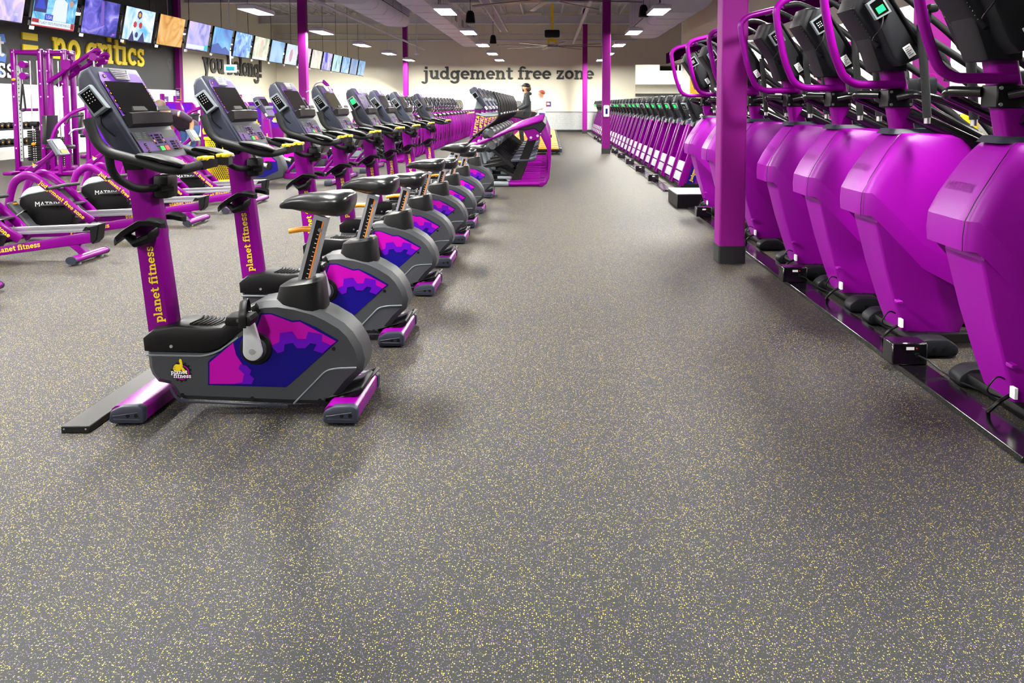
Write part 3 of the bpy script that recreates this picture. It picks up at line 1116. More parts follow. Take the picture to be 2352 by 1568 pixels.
def make_speaker():
    t = thing('pendant_speaker', 's', 'speaker')
    mb = MB()
    mb.lathe([(.0, -.16), (.11, -.16), (.13, -.14), (.1, .1), (.06, .16), (0, .17)], BLACK, seg=18, cap=False)
    mb.build('cabinet', t)
    mb = MB()
    mb.tube([(0, 0, .16), (0, 0, .9), (.03, 0, ZC - 4.0)], .008, BLACK, 5)
    mb.lathe([(0, .75), (.06, .72), (.05, .9), (0, .92)], BLACK, seg=12, cap=False)
    mb.build('cable', t)
    return t
s0 = make_speaker()
for k, (x, y, z, lb) in enumerate(((-2.02, 21.0, 3.6, 'black pendant speaker left of the fan rod'), (-2.05, 30.0, 3.75, 'black pendant speaker over the far ellipticals'),
                               (-7.0, 16.6, 3.1 + .6, 'black pendant speaker in front of the wall screens'), (2.45, 21.0, 3.75, 'black pendant speaker beside the right air plenum'))):
    if k == 0:
        s0.location = (x, y, z)
        tag(s0, lb, 'speaker', 'pendant speakers')
    else:
        dup(s0, (x, y, z), lb, group='pendant speakers')
t = thing('pendant_sensor', 'white sensor on a thin drop rod between the lamps', 'sensor', (-5.2, 32.0, 3.35))
mb = MB()
mb.lathe([(0, -.06), (.06, -.05), (.1, 0), (.06, .06), (.03, .1), (0, .1)], WHITE, seg=16, cap=False)
mb.build('head', t)
mb = MB()
mb.cyl((0, 0, .08), (0, 0, ZC - 3.35), .02, CEIL, 8)
mb.build('rod', t)
t = thing('exit_sign_drop', 'white drop rod with a small sign hanging in front of the wall slogan', 'sign', (-10.6, 27.0, 2.55))
mb = MB()
mb.cyl((0, 0, .1), (0, 0, ZC - 2.55), .02, WHITE, 8)
mb.build('rod', t)
mb = MB()
mb.box(-.2, .2, -.03, .03, -.14, .12, WHITE, .01, 1)
mb.box(-.14, .14, -.034, -.03, -.07, .06, S_TEAL)
mb.build('panel', t)

# lobby screens and doors behind the opening
for k, x in enumerate((6.0, 6.95)):
    t = thing('television', '%s of two dark screens hanging in the lobby opening' % ('left one' if k == 0 else 'right one'), 'television', (x, YB + .9, 3.04), 0, 'lobby screens')
    mb = MB()
    mb.box(-.44, .44, -.03, .03, 0, .58, BLACK, .006, 1)
    mb.build('casing', t)
    mb = MB()
    mb.box(-.42, .42, -.034, -.03, .02, .56, GLASS)
    mb.build('screen', t)
    mb = MB()
    mb.tube([(0, 0, .58), (0, 0, .86)], .02, BLACK, 6)
    mb.build('hanger', t)
# purple panels and yellow banner by the white wall
for k, (x, w) in enumerate(((12.6, 1.0), (9.4, .9))):
    mb = MB()
    mb.box(x - w / 2, x + w / 2, YR - .6, YR - .03, 0, (4.75 if k == 0 else 3.4), PURPLE_COL, .02, 1)
    for q in range(4):
        mb.slab2([[(a * .16, b * .16) for a, b in s] for s in _arc(0, 0, 1, 1, 0, 360, .22, 16)], (x - w * .2 + .1 * (q % 2), YR - .6, .7 + q * .5), (1, 0, 0), (0, 0, 1), MAGENTA, 0, .002)
    tag(mb.build('purple_pilaster'), 'tall purple box pier on the white wall under the canopy, %s one' % ('right' if k == 0 else 'left'), 'pier')
mb = MB()
mb.box(4.72, 5.12, YR - .05, YR - .012, 1.55, 2.45, AMBER)
for q in range(3):
    mb.box(4.76, 5.08, YR - .052, YR - .05, 1.7 + q * .25, 1.72 + q * .25, YELLOW)
tag(mb.build('yellow_banner'), 'yellow banner on the white wall above the climbing machines', 'banner')
for k, x in enumerate((13.1, 13.9, 14.6)):
    t = thing('yellow_chair', 'round-backed yellow chair by the white wall, %s from the left' % ORD[k], 'chair', (x, YR - 2.0 - .3 * (k % 2), 0), 0, 'yellow chairs')
    mb = MB()
    mb.ball((0, 0.2, .75), (.36, .05, .36), YELLOW, 20, 12)
    mb.build('backrest', t)
    mb = MB()
    mb.box(-.26, .26, -.3, .2, .42, .48, YELLOW, .025, 2)
    mb.build('seat', t)
    for sx in (-.2, .2):
        for sy in (-.24, .18):
            l = MB()
            l.cyl((sx, sy, 0), (sx * .9, sy * .9, .43), .014, CHROME, 8)
            l.build('leg', t)
# ================================================================== upright exercise bikes (rider faces -x, aisle is +x)
def console_frame(T, d, n):
    """slanted console face: T top centre, d down the slant, n towards the rider"""
    T, d, n = Vector(T), Vector(d).normalized(), Vector(n).normalized()
    def P(u, v, off=0.0):
        return T + V(0, u, 0) + d * v + n * off
    return P

def plate(mb, P, u0, u1, v0, v1, m, off, th=0.0):
    if th <= 0:
        mb.poly([P(u0, v1, off), P(u1, v1, off), P(u1, v0, off), P(u0, v0, off)], m)
    else:
        a = [P(u0, v1, off), P(u1, v1, off), P(u1, v0, off), P(u0, v0, off)]
        b = [P(u0, v1, off + th), P(u1, v1, off + th), P(u1, v0, off + th), P(u0, v0, off + th)]
        mb.loft([a, b], m)

def ppoly(mb, P, pts, m, off):
    mb.poly([P(u, v, off) for u, v in pts], m)

SEAT_PROF = [(.160, .004, .005, .903), (.168, .016, .012, .907), (.19, .025, .019, .915), (.22, .030, .025, .921), (.26, .037, .033, .923), (.30, .05, .041, .923), (.34, .078, .047, .925), (.385, .106, .05, .928),
             (.43, .118, .052, .929), (.465, .11, .048, .932), (.483, .09, .034, .936), (.49, .05, .018, .938)]

BIKE_SHELL = [(-.406, .29), (-.402, .203), (-.39, .169), (-.364, .135), (-.312, .125), (-.293, .101), (-.28, .074), (-.254, .058), (.217, .038), (.40, .034), (.477, .129), (.534, .183),
              (.545, .237), (.53, .297), (.494, .358), (.455, .398), (.39, .438), (.332, .465), (.246, .489), (.174, .499), (.115, .497), (.075, .489), (.049, .472), (.028, .425), (-.088, .291), (-.148, .28)]
BIKE_DECK = [(-.417, .338), (-.412, .277), (-.148, .271), (-.088, .287), (.03, .372), (.11, .46), (.075, .487), (-.012, .44), (-.072, .387), (-.14, .383), (-.27, .392), (-.369, .377)]
BIKE_DECAL = [(-.136, .129), (-.133, .233), (-.123, .244), (.019, .348), (.08, .398), (.101, .448), (.147, .448), (.238, .415), (.271, .418), (.343, .385), (.438, .328), (.205, .12)]
DEC_MAG = [[(-.129, .135), (-.126, .23), (-.021, .318), (-.01, .264), (.016, .223), (-.001, .203), (.024, .179), (.014, .142), (-.023, .135)],
           [(.079, .371), (.107, .442), (.147, .443), (.238, .408), (.271, .411), (.428, .324), (.404, .306), (.365, .324), (.366, .355), (.306, .366), (.296, .334), (.26, .334), (.237, .368), (.184, .361), (.18, .321), (.143, .304), (.118, .341)]]
DEC_VIO = [[(.143, .304), (.18, .321), (.184, .361), (.237, .368), (.26, .334), (.296, .334), (.306, .366), (.366, .355), (.365, .324), (.404, .306), (.367, .271), (.328, .284), (.342, .311), (.315, .316), (.292, .294), (.255, .294), (.239, .318), (.203, .311), (.199, .281), (.172, .271)],
           [(-.023, .135), (.014, .142), (.024, .179), (-.001, .203), (.009, .223), (.035, .217), (.055, .196), (.048, .176), (.067, .159), (.056, .135)]]

def make_console(t, T, d, n, wid, length, side_prof, screen, tuner_lit=False, y_tuner=-1, detail=True):
    """screen console shared by the bikes; T is the top of the face at y=0"""
    P = console_frame(T, d, n)
    h = wid / 2
    mb = MB()
    mb.prism(side_prof, -h, h, SLATE, 'y', .018, 3)
    c = mb.build('console', t)
    mb = MB()
    plate(mb, P, -h + .03, h - .03, .045, .51 * length / .42, CONSOLE_PURPLE, .001, .003) if False else None
    ppoly(mb, P, [(-h + .022, .235), (h - .022, .235), (h - .022, .06), (h - .045, .022), (-h + .045, .022), (-h + .022, .06)], CONSOLE_PURPLE, .003)
    if detail:
        mb.sans('MATRIX', .016, P(0, .058, .003), (0, 1, 0), -Vector(d), STEELGREY, off=.001)
        mb.sans('Download the planet fitness app', .008, P(0, .229, .003), (0, 1, 0), -Vector(d), AMBER, off=.001)
        for k in range(4):
            for s in (-1, 1):
                ppoly(mb, P, [(s * (h - .036) - .007, .082 + k * .036), (s * (h - .036) + .007, .082 + k * .036), (s * (h - .036) + .007, .098 + k * .036), (s * (h - .036) - .007, .098 + k * .036)], GLASS, .004)
                ppoly(mb, P, [(s * (h - .036) - .003, .086 + k * .036), (s * (h - .036) + .003, .086 + k * .036), (s * (h - .036) + .003, .094 + k * .036), (s * (h - .036) - .003, .094 + k * .036)], AMBER, .0045)
        ppoly(mb, P, [(-h + .06, .035), (-h + .076, .035), (-h + .076, .05), (-h + .06, .05)], GLASS, .004)
        ppoly(mb, P, [(-h + .064, .038), (-h + .072, .038), (-h + .072, .047), (-h + .064, .047)], ORANGE, .0045)
    mb.build('overlay', c)
    mb = MB()
    plate(mb, P, -h + .043, h - .043, .068, .222, screen, .0035, .002)
    mb.build('screen', c)
    mb = MB()
    for k in range(5):
        mb.tube([P(-.062 + k * .003, .012 + k * .009, .006), P(0, .015 + k * .009, .011), P(.062 - k * .003, .012 + k * .009, .006)], .0028, CHROME, 6)
    mb.tube([P(-.07, .008, .006), P(-.055, .055, .006), P(.055, .055, .006), P(.07, .008, .006), P(-.07, .008, .006)], .004, STEELGREY, 6)
    mb.build('fan_grille', c)
    # reading ledge
    mb = MB()
    mb.loft([[P(u, .238, .0), P(u, .236, .042 - abs(u) * .05), P(u, .246, .052 - abs(u) * .05), P(u, .285, .024), P(u, .292, 0)] for u in (-h + .02, -.1, 0, .1, h - .02)], BLACK)
    for s in (-1, 1):
        a = [(s * .155, .216), (s * .06, .216), (s * .045, .236), (s * .165, .236)]
        mb.loft([[P(u, v, .045) for u, v in a], [P(u, v, .051) for u, v in a]], BLACK)
    mb.build('reading_ledge', c)
    # key panel
    mb = MB()
    ppoly(mb, P, [(-h + .015, length - .012), (h - .015, length - .012), (h - .012, .312), (-h + .012, .312)], CHARCOAL, .002)
    ppoly(mb, P, [(-h + .02, length - .016), (-.045, length - .016), (-.06, .365), (-h + .016, .355)], CONSOLE_PURPLE, .003)
    ppoly(mb, P, [(.065, length - .022), (h - .02, length - .016), (h - .016, .348), (.055, .352)], CONSOLE_PURPLE, .003)
    ppoly(mb, P, [(-.05, .385), (.05, .385), (.062, .32), (-.062, .32)], CONSOLE_PURPLE, .003)
    if detail:
        for r_ in range(4):
            for q in range(3):
                for (u0, v0) in ((-.018, .33), (.088, .368)):
                    u, v = u0 + q * .014, v0 + r_ * .0125
                    ppoly(mb, P, [(u, v + .009), (u + .011, v + .009), (u + .011, v), (u, v)], GLASS, .004)
            for s in (-1, 1):
                u, v = s * .042, .332 + r_ * .0125
                ppoly(mb, P, [(u - .006, v + .009), (u + .006, v + .009), (u + .006, v), (u - .006, v)], AMBER if r_ == 2 else GLASS, .004)
        for r_ in range(3):
            for u in (-.135, .15):
                v = .37 + r_ * .016
                ppoly(mb, P, [(u - .008, v + .012), (u + .008, v + .012), (u + .008, v), (u - .008, v)], GLASS, .004)
                ppoly(mb, P, [(u - .004, v + .008), (u + .004, v + .008), (u, v + .003)], ORANGE, .0045)
        for r_ in range(4):
            for u, w in ((-.165, .045), (-.105, .03)):
                v = .318 + r_ * .008
                ppoly(mb, P, [(u, v + .003), (u + w - r_ * .004, v + .003), (u + w - r_ * .004, v), (u, v)], STEELGREY, .003)
    mb.build('key_panel', c)
    for nm, u, m in (('start_button', -.012, GREEN), ('stop_button', .03, RED)):
        b = MB()
        plate(b, P, u - .017, u + .017, .39, .412, m, .002, .004)
        b.build(nm, c)
    # channel tuner on the near side
    o = P(-h - .004, .13, -.045)
    dd, nn = Vector(d).normalized(), Vector(n).normalized()
    mb = MB()
    def Q(a, b, y): return o + dd * a + nn * b + V(0, y, 0)
    ring = [(-.052, -.042), (-.058, .022), (.06, .038), (.068, -.03)]
    mb.loft([[Q(a * .9, b * .9, .004) for a, b in ring], [Q(a, b, -.008) for a, b in ring], [Q(a, b, -.026) for a, b in ring], [Q(a * .94, b * .94, -.031) for a, b in ring]], STEELGREY)
    mb.tube([Q(.065, -.01, -.012), Q(.1, -.03, -.012), Q(.15, -.02, .0), Q(.2, .0, .02)], .004, BLACK, 6, .04)
    tn = mb.build('channel_tuner', t)
    mb = MB()
    mb.poly([Q(a * .78, b * .74, -.0316) for a, b in ring], GLASS)
    for i in range(3):
        for j in range(4):
            mb.poly([Q(-.035 + j * .014 + e, -.016 + i * .013 + f, -.0322) for e, f in ((0, 0), (.0035, 0), (.0035, .0035), (0, .0035))], LED if tuner_lit else LABELW)
    if tuner_lit:
        mb.poly([Q(-.035 + e, -.02 + f, -.0326) for e, f in ((0, 0), (.05, 0), (.05, .04), (0, .04))], LED)
    mb.build('display', tn)
    return c

def make_bike(screen, tuner_lit=False):
    t = thing('exercise_bike', 'bike', 'exercise bike')
    W = .10
    mb = MB()
    mb.prism(BIKE_SHELL, -W, W, CHARCOAL, 'y', .026, 1)
    body = mb.build('body_shell', t, angle=27)
    mb = MB()
    for s in (-1, 1):
        y = s * (W + .0005)
        mb.tube([(.235, y, .045), (.379, y, .193), (.425, y, .203), (.512, y, .206)], .004, STEELGREY, 6, .03)
        mb.tube([(-.40, y, .262), (-.148, y, .258), (-.088, y, .277), (.0, y, .34)], .0045, STEELGREY, 6, .03)
        mb.tube([(-.305, y * .98, .118), (-.28, y * .98, .072), (-.25, y * .98, .056), (.21, y * .98, .036)], .006, SLATE, 6, .03)
    mb.build('trim_line', body)
    mb = MB()
    for s in (-1, 1):
        for x, z in ((-.25, .085), (.055, .07), (.35, .06), (.415, .29)):
            mb.cyl((x, s * (W - .005), z), (x, s * (W + .001), z), .009, BLACK, 12)
    mb.build('screw_cap', body)
    mb = MB()
    mb.prism(BIKE_DECK, -W - .004, W + .004, BLACK, 'y', .014, 2)
    for k in range(9):
        x = -.22 + k * .018
        mb.tube([(x, -.07, .392 - k * .0012), (x + .02, 0, .396 - k * .0012), (x, .07, .392 - k * .0012)], .004, BLACK, 6)
    for s in (-1, 1):
        mb.cyl((-.29, s * (W + .002), .302), (-.29, s * (W + .007), .302), .007, CHROME, 10)
    mb.build('fore_deck', body)
    for s in (-1, 1):
        mb = MB()
        ux, uy = V(s * -1, 0, 0), V(0, 0, 1)
        o = V(0, s * W, 0)
        sx = -s
        f = lambda pl: [[(p[0] * sx, p[1]) for p in q] for q in pl]
        mb.slab2(f([BIKE_DECAL]), o, ux, uy, NAVY, 0, .002)
        mb.slab2(f(DEC_MAG), o, ux, uy, MAGENTA, 0, .003)
        mb.slab2(f(DEC_VIO), o, ux, uy, VIOLET, 0, .004)
        mb.build('side_decal', body)
        mb = MB()
        emblem(mb, (-.251, s * W, .188), ux, uy, .046, BLACK, MAGENTA, .001)
        mb.build('emblem', body)
    # crank, pedals
    hx, hz = .078, .293
    for s in (-1, 1):
        mb = MB()
        mb.cyl((hx, s * (W - .01), hz), (hx, s * (W + .012), hz), .074, BLACK, 32, .07, .005)
        mb.cyl((hx, s * (W + .008), hz), (hx, s * (W + .028), hz), .05, CHARCOAL, 28)
        hub = mb.build('crank_hub', t)
        ex, ez = (.06, .455) if s < 0 else (.096, .131)
        mb = MB()
        dirv = V(ex - hx, 0, ez - hz)
        L = dirv.length
        dirv.normalize()
        pv = V(-dirv.z, 0, dirv.x)
        out = []
        for k in range(13):
            a = PI / 2 + PI * k / 12
            out.append(V(hx, 0, hz) + dirv * (.042 * math.cos(a)) + pv * (.042 * math.sin(a)))
        for k in range(9):
            a = -PI / 2 + PI * k / 8
            out.append(V(ex, 0, ez) + dirv * (.018 * math.cos(a)) + pv * (.018 * math.sin(a)))
        mb.prism([(p.x, p.z) for p in out], s * (W + .028), s * (W + .05), CAST, 'y', .006, 2)
        mb.cyl((hx, s * (W + .04), hz), (hx, s * (W + .053), hz), .014, CHROME, 16)
        arm = mb.build('crank_arm', t)
        mb = MB()
        y0, y1 = s * (W + .055), s * (W + .15)
        q = [(ex - .06, ez - .01), (ex - .05, ez - .026), (ex + .045, ez - .026), (ex + .055, ez + .0), (ex + .045, ez + .016), (ex - .05, ez + .016)]
        mb.prism(q, min(y0, y1), max(y0, y1), BLACK, 'y', .008, 2)
        mb.cyl((ex, s * (W + .045), ez), (ex, y1, ez), .008, CHROME, 10)
        ped = mb.build('pedal', arm)
        mb = MB()
        ym = (y0 + y1) / 2
        mb.tube([(ex + .02, min(y0, y1) - .006, ez - .03), (ex + .02, min(y0, y1) - .008, ez + .03), (ex + .01, ym, ez + .085), (ex + .0, max(y0, y1) + .006, ez + .05), (ex, max(y0, y1) + .006, ez - .03)], .016, BLACK, 8, .03, rz=.003)
        mb.build('strap', ped)
    # feet
    def foot(x, z0, y0, y1, rear):
        mb = MB()
        mb.prism(fillet2([(x - .068, z0), (x + .068, z0), (x + .068, z0 + .055), (x + .05, z0 + .068), (x - .05, z0 + .068), (x - .068, z0 + .055)], .004, 2), y0 + .02, y1 - .02, PURPLE, 'y')
        b = mb.build('stabilizer_foot', t, angle=25)
        for yy, s in ((y0, -1), (y1, 1)):
            mb = MB()
            mb.prism(fillet2([(x - .074, z0 + .008), (x - .06, z0 - .004), (x + .074, z0 - .004), (x + .076, z0 + .06), (x + .05, z0 + .075), (x - .02, z0 + .072), (x - .068, z0 + .05)], .014, 3), min(yy, yy - s * .045), max(yy, yy - s * .045), SLATE, 'y', .01, 2)
            for q in (.0, .035):
                mb.cyl((x + q + .01, yy - s * .004, z0 + .032), (x + q + .01, yy + s * .0012, z0 + .032), .009, BLACK, 12)
            mb.tube([(x - .055, yy + s * .0005, z0 + .03), (x + .05, yy + s * .0005, z0 + .045), (x + .06, yy + s * .0005, z0 + .015), (x - .05, yy + s * .0005, z0 + .018)], .002, CHARCOAL, 5)
            mb.build('end_cap', b)
            mb = MB()
            mb.cyl((x + .03 if rear else x, yy - s * .06, 0), (x + .03 if rear else x, yy - s * .06, z0 + .01), .018, STEELGREY, 14)
            mb.build('leveller', b)
        return b
    foot(-.43, .012, -.235, .235, False)
    rf = foot(.47, .012, -.235, .235, True)
    mb = MB()
    mb.loft([[V(.37 + .015 * k, -.10, .06 + .012 * k * (1 if k < 4 else .2)), V(.37 + .015 * k, .10, .06 + .012 * k * (1 if k < 4 else .2)), V(.44 + .013 * k, .12, .075 + .006 * k), V(.44 + .013 * k, -.12, .075 + .006 * k)] for k in range(3)], BLACK)
    mb.prism(fillet2([(.36, .07), (.41, .075), (.47, .1), (.53, .13), (.545, .115), (.53, .085), (.40, .05)], .015, 3), -.115, .115, BLACK, 'y', .012, 2)
    mb.build('foot_cover', rf)
    mb = MB()
    mb.tube([(.49, .06, .085), (.535, .06, .105), (.545, .2, .105), (.50, .21, .085)], .009, BLACK, 8, .02)
    mb.build('tow_handle', rf)
    # upright post with lettering
    b0, b1 = V(-.358, 0, .35), V(-.436, 0, 1.09)
    dz = (b1 - b0).normalized()
    mb = MB()
    sec = fillet2([(-.058, -.048), (.035, -.048), (.06, -.022), (.06, .022), (.035, .048), (-.058, .048)], .004, 2)
    mb.loft([[b0 + V(x, y, 0) for x, y in sec], [b1 + V(x * .95, y * .95, 0) for x, y in sec]], PURPLE)
    post = mb.build('post', t, angle=22)
    mb = MB()
    for s in (-1, 1):
        if s < 0:
            mb.text('planet fitness', .0272, b0 + dz * .045 + V(.016, -.0485, 0), dz, V(-1, 0, dz.x * -1 * -1).normalized() if False else V(-dz.z, 0, dz.x), YELLOW, off=.001)
        else:
            mb.text('planet fitness', .0272, b0 + dz * .045 + V(-.016, .0485, 0), dz, V(dz.z, 0, -dz.x), YELLOW, off=.001)
    mb.build('lettering', post)
    # drink trays
    for s in (-1, 1):
        rings = []
        for x, z, w in ((-.52, .755, .012), (-.50, .772, .04), (-.465, .80, .055), (-.43, .822, .06), (-.39, .845, .055), (-.345, .842, .05), (-.31, .832, .03), (-.30, .83, .008)):
            yc = s * .098
            rings.append([V(x, yc + w * math.cos(a), z + .008 * math.sin(a) + (.012 if abs(math.cos(a)) > .8 else -.004)) for a in [2 * PI * k / 14 for k in range(14)]])
        mb = MB()
        mb.loft(rings, RUBBER)
        mb.loft([[V(-.47, s * .098 + .03 * math.cos(a), .79 + .01 * math.sin(a)) for a in [2 * PI * k / 12 for k in range(12)]], [V(-.43, s * .09 + .045 * math.cos(a), .755 + .02 * math.sin(a)) for a in [2 * PI * k / 12 for k in range(12)]],
                 [V(-.38, s * .07 + .03 * math.cos(a), .775 + .03 * math.sin(a)) for a in [2 * PI * k / 12 for k in range(12)]], [V(-.36, s * .03 + .02 * math.cos(a), .80 + .02 * math.sin(a)) for a in [2 * PI * k / 12 for k in range(12)]]], BLACK)
        mb.build('drink_tray', t)
    # handlebar
    hb = MB()
    for s in (-1, 1):
        hb.tube([(-.515, s * .275, 1.292), (-.485, s * .275, 1.2), (-.44, s * .275, 1.155), (-.34, s * .272, 1.128), (-.22, s * .262, 1.088), (-.165, s * .25, 1.082), (-.14, s * .2, 1.088), (-.125, s * .15, 1.095)], .021, RUBBER, 12, .06)
        hb.tube([(-.44, s * .27, 1.15), (-.445, s * .24, 1.06), (-.39, s * .17, .995), (-.36, s * .06, .988), (-.36, 0, .988)], .017, RUBBER, 10, .05)
    bar = hb.build('handlebar', t)
    for s in (-1, 1):
        mb = MB()
        rings = []
        for x, z, w, h_ in ((-.335, 1.135, .012, .006), (-.31, 1.142, .035, .01), (-.25, 1.135, .05, .013), (-.19, 1.12, .052, .014), (-.155, 1.108, .04, .012), (-.14, 1.1, .015, .006)):
            rings.append([V(x, s * (.262 + (.004 if w > .02 else 0)) + w * math.cos(a), z + h_ * math.sin(a) + .006 * math.cos(a) ** 2) for a in [2 * PI * k / 16 for k in range(16)]])
        mb.loft(rings, RUBBER)
        mb.build('elbow_pad', bar)
        mb = MB()
        mb.loft([[V(-.125, s * .155, 1.095) + V(a * .02, 0, b * .02) for a, b in ((-1, -1), (1, -1), (1, 1), (-1, 1))], [V(-.118, s * .11, 1.1) + V(a * .028, 0, b * .02) for a, b in ((-1, -1), (1, -1), (1, 1), (-1, 1))],
                 [V(-.11, s * .06, 1.098) + V(a * .026, 0, b * .016) for a, b in ((-1, -1), (1, -1), (1, 1), (-1, 1))]], BLACK)
        o = V(-.118, s * .105, 1.118)
        for q in (-1, 1):
            mb.box(-.118 + q * .013 - .01, -.118 + q * .013 + .01, s * .10 - .04, s * .10 + .04, 1.112, 1.13, YELLOW, .004, 1)
        mb.build('pulse_grip', bar)
    mb = MB()
    mb.box(-.375, -.305, -.05, .05, .94, 1.045, BLACK, .015, 2)
    mb.cyl((-.34, -.052, .985), (-.30, -.02, .985), .02, BLACKGLOSS, 12)
    mb.build('bar_clamp', t)
    mb = MB()
    mb.loft([[V(-.45 + x * .8, y * .8, 1.05) for x, y in sec], [V(-.44 + x, y * 1.3, 1.10) for x, y in sec], [V(-.42 + x * 1.2, y * 2.6, 1.17) for x, y in sec]], BLACK)
    mb.build('console_neck', t)
    side = [(-.548, 1.508), (-.59, 1.488), (-.602, 1.455), (-.598, 1.40), (-.535, 1.27), (-.49, 1.19), (-.43, 1.135), (-.36, 1.118), (-.325, 1.118)]
    make_console(t, (-.545, 0, 1.505), (.219, 0, -.382), (.867, 0, .497), .40, .425, side, screen, tuner_lit)
    # seat assembly
    sb, st = V(.25, 0, .50), V(.348, 0, .86)
    sd = (st - sb).normalized()
    sn = V(-sd.z, 0, sd.x)
    mb = MB()
    sec2 = [(-.03, -.024), (.03, -.024), (.03, .024), (-.03, .024)]
    mb.loft([[sb + sn * a + V(0, b, 0) for a, b in sec2], [st + sn * a + V(0, b, 0) for a, b in sec2]], SILVER)
    sp = mb.build('seat_post', t)
    mb = MB()
    for s in (-1, 1):
        ux, uy = (sd, sn) if s < 0 else (sd, -sn)
        o = sb + V(0, s * .024, 0)
        L = (st - sb).length
        mb.slab2([[(.03, -.014 * 1), (L - .02, -.014), (L - .02, .014), (.03, .014)]], o, ux, uy, BLACK, 0, .001)
        q = -1 if s < 0 else 1
        mb.slab2([[(.03, q * .020), (L - .02, q * .020), (L - .02, q * .014), (.03, q * .014)]], o, ux, uy, ORANGE, 0, .0012)
        for k in range(14):
            a = .05 + k * .02
            mb.slab2([[(a, q * .012), (a + .002, q * .012), (a + .002, q * .003), (a, q * .003)]], o, ux, uy, WHITE, 0, .002)
        mb.slab2([[(L - .06 + .009 * math.cos(2 * PI * k / 12), q * .012 + .009 * math.sin(2 * PI * k / 12)) for k in range(12)]], o, ux, uy, STEELGREY, 0, .0022)
    mb.build('height_scale', sp)
    mb = MB()
    mb.tube([(.31, .0, .80), (.26, .0, .80), (.20, 0, .79)], (.014, .011), AMBER, 10)
    mb.build('adjust_lever', sp)
    mb = MB()
    lo = [(.155, .45), (.255, .425), (.37, .415)]
    rings = []
    for (x0, x1, z0, z1, w) in ((.155, .368, .455, .41, .094), (.152, .362, .50, .47, .092), (.165, .352, .553, .578, .08), (.19, .342, .568, .592, .062)):
        base = rrect(1, 1, .35, 4)
        rings.append([V((x0 + x1) / 2 + a * (x1 - x0), b * 2 * w, z0 + (z1 - z0) * (a + .5)) for a, b in base])
    mb.loft(rings, BLACK)
    mb.build('post_shroud', body)
    mb = MB()
    rings = []
    for x, w, h_, zc in SEAT_PROF:
        ring = []
        for k in range(20):
            a = 2 * PI * k / 20
            c_, s_ = math.cos(a), math.sin(a)
            zz = zc + (h_ * s_ if s_ > 0 else h_ * 1.35 * s_)
            if s_ > 0:
                zz -= .008 * (1 - abs(c_)) if w > .05 else 0
            ring.append(V(x, w * abs(c_) ** .8 * (1 if c_ > 0 else -1), zz))
        rings.append(ring)
    mb.loft(rings, VINYL)
    mb.build('saddle', t)
    return t

S_OLIVE = mat('dim_olive_screen', '0c0c06', .15, emit=.35, emit_col='5a5208')
S_MENU = picture('menu_picture', ['100820', '302060', '8060c0', '200818'], 14, .6)
bike_rows = [(3.54, 'bike nearest the camera'), (4.63, 'second bike from the camera'), (5.82, 'third bike from the camera'), (6.83, 'fourth bike, olive screen'), (7.97, 'fifth bike, lit green tuner'),
             (8.95, 'sixth bike from the camera'), (10.1, 'seventh bike from the camera'), (11.8, 'last bike, beside the ellipticals')]
b_dark, b_olive, b_menu = make_bike(GLASS), make_bike(S_OLIVE), make_bike(S_MENU, True)
srcs = [b_dark, b_dark, b_dark, b_olive, b_menu, b_dark, b_dark, b_dark]
used = set()
saddle_dz = [0, -.03, -.11, -.08, -.15, -.05, -.17, -.21]
for i, (y, lb) in enumerate(bike_rows):
    lab = 'purple and charcoal upright exercise ' + lb
    if srcs[i].name in used:
        b = dup(srcs[i], (-1.35, y, 0), lab)
    else:
        used.add(srcs[i].name)
        b = srcs[i]
        b.location = (-1.35, y, 0)
        b['label'] = lab
    b['group'] = 'upright bikes along the aisle'
    for ch in b.children:
        if ch.name.split('.')[0] in ('saddle', 'seat_post', 'adjust_lever'):
            ch.location = (saddle_dz[i] * .27, 0, saddle_dz[i])
# cable rail along the bikes
mb = MB()
mb.box(-2.008, -1.89, 3.23, 16.0, 0, .03, RAILDK, .003, 1)
for x in (-1.995, -1.905):
    mb.cyl((x, 3.2295, .018), (x, 3.229, .018), .004, CHROME, 8)
tag(mb.build('floor_cable_rail'), 'black cable rail on the floor under the bikes', 'cable rail')
# ================================================================== big purple climbing trainers on the right (rider faces -x towards the aisle)
def ring_plan(xn, w, xb, z, r=.08):
    pts = [(xb, w * .88), (xn + .24, w), (xn, w - .05), (xn, -w + .05), (xn + .24, -w), (xb, -w * .88)]
    return [V(a, b, z) for a, b in fillet2(pts, r, 4)]

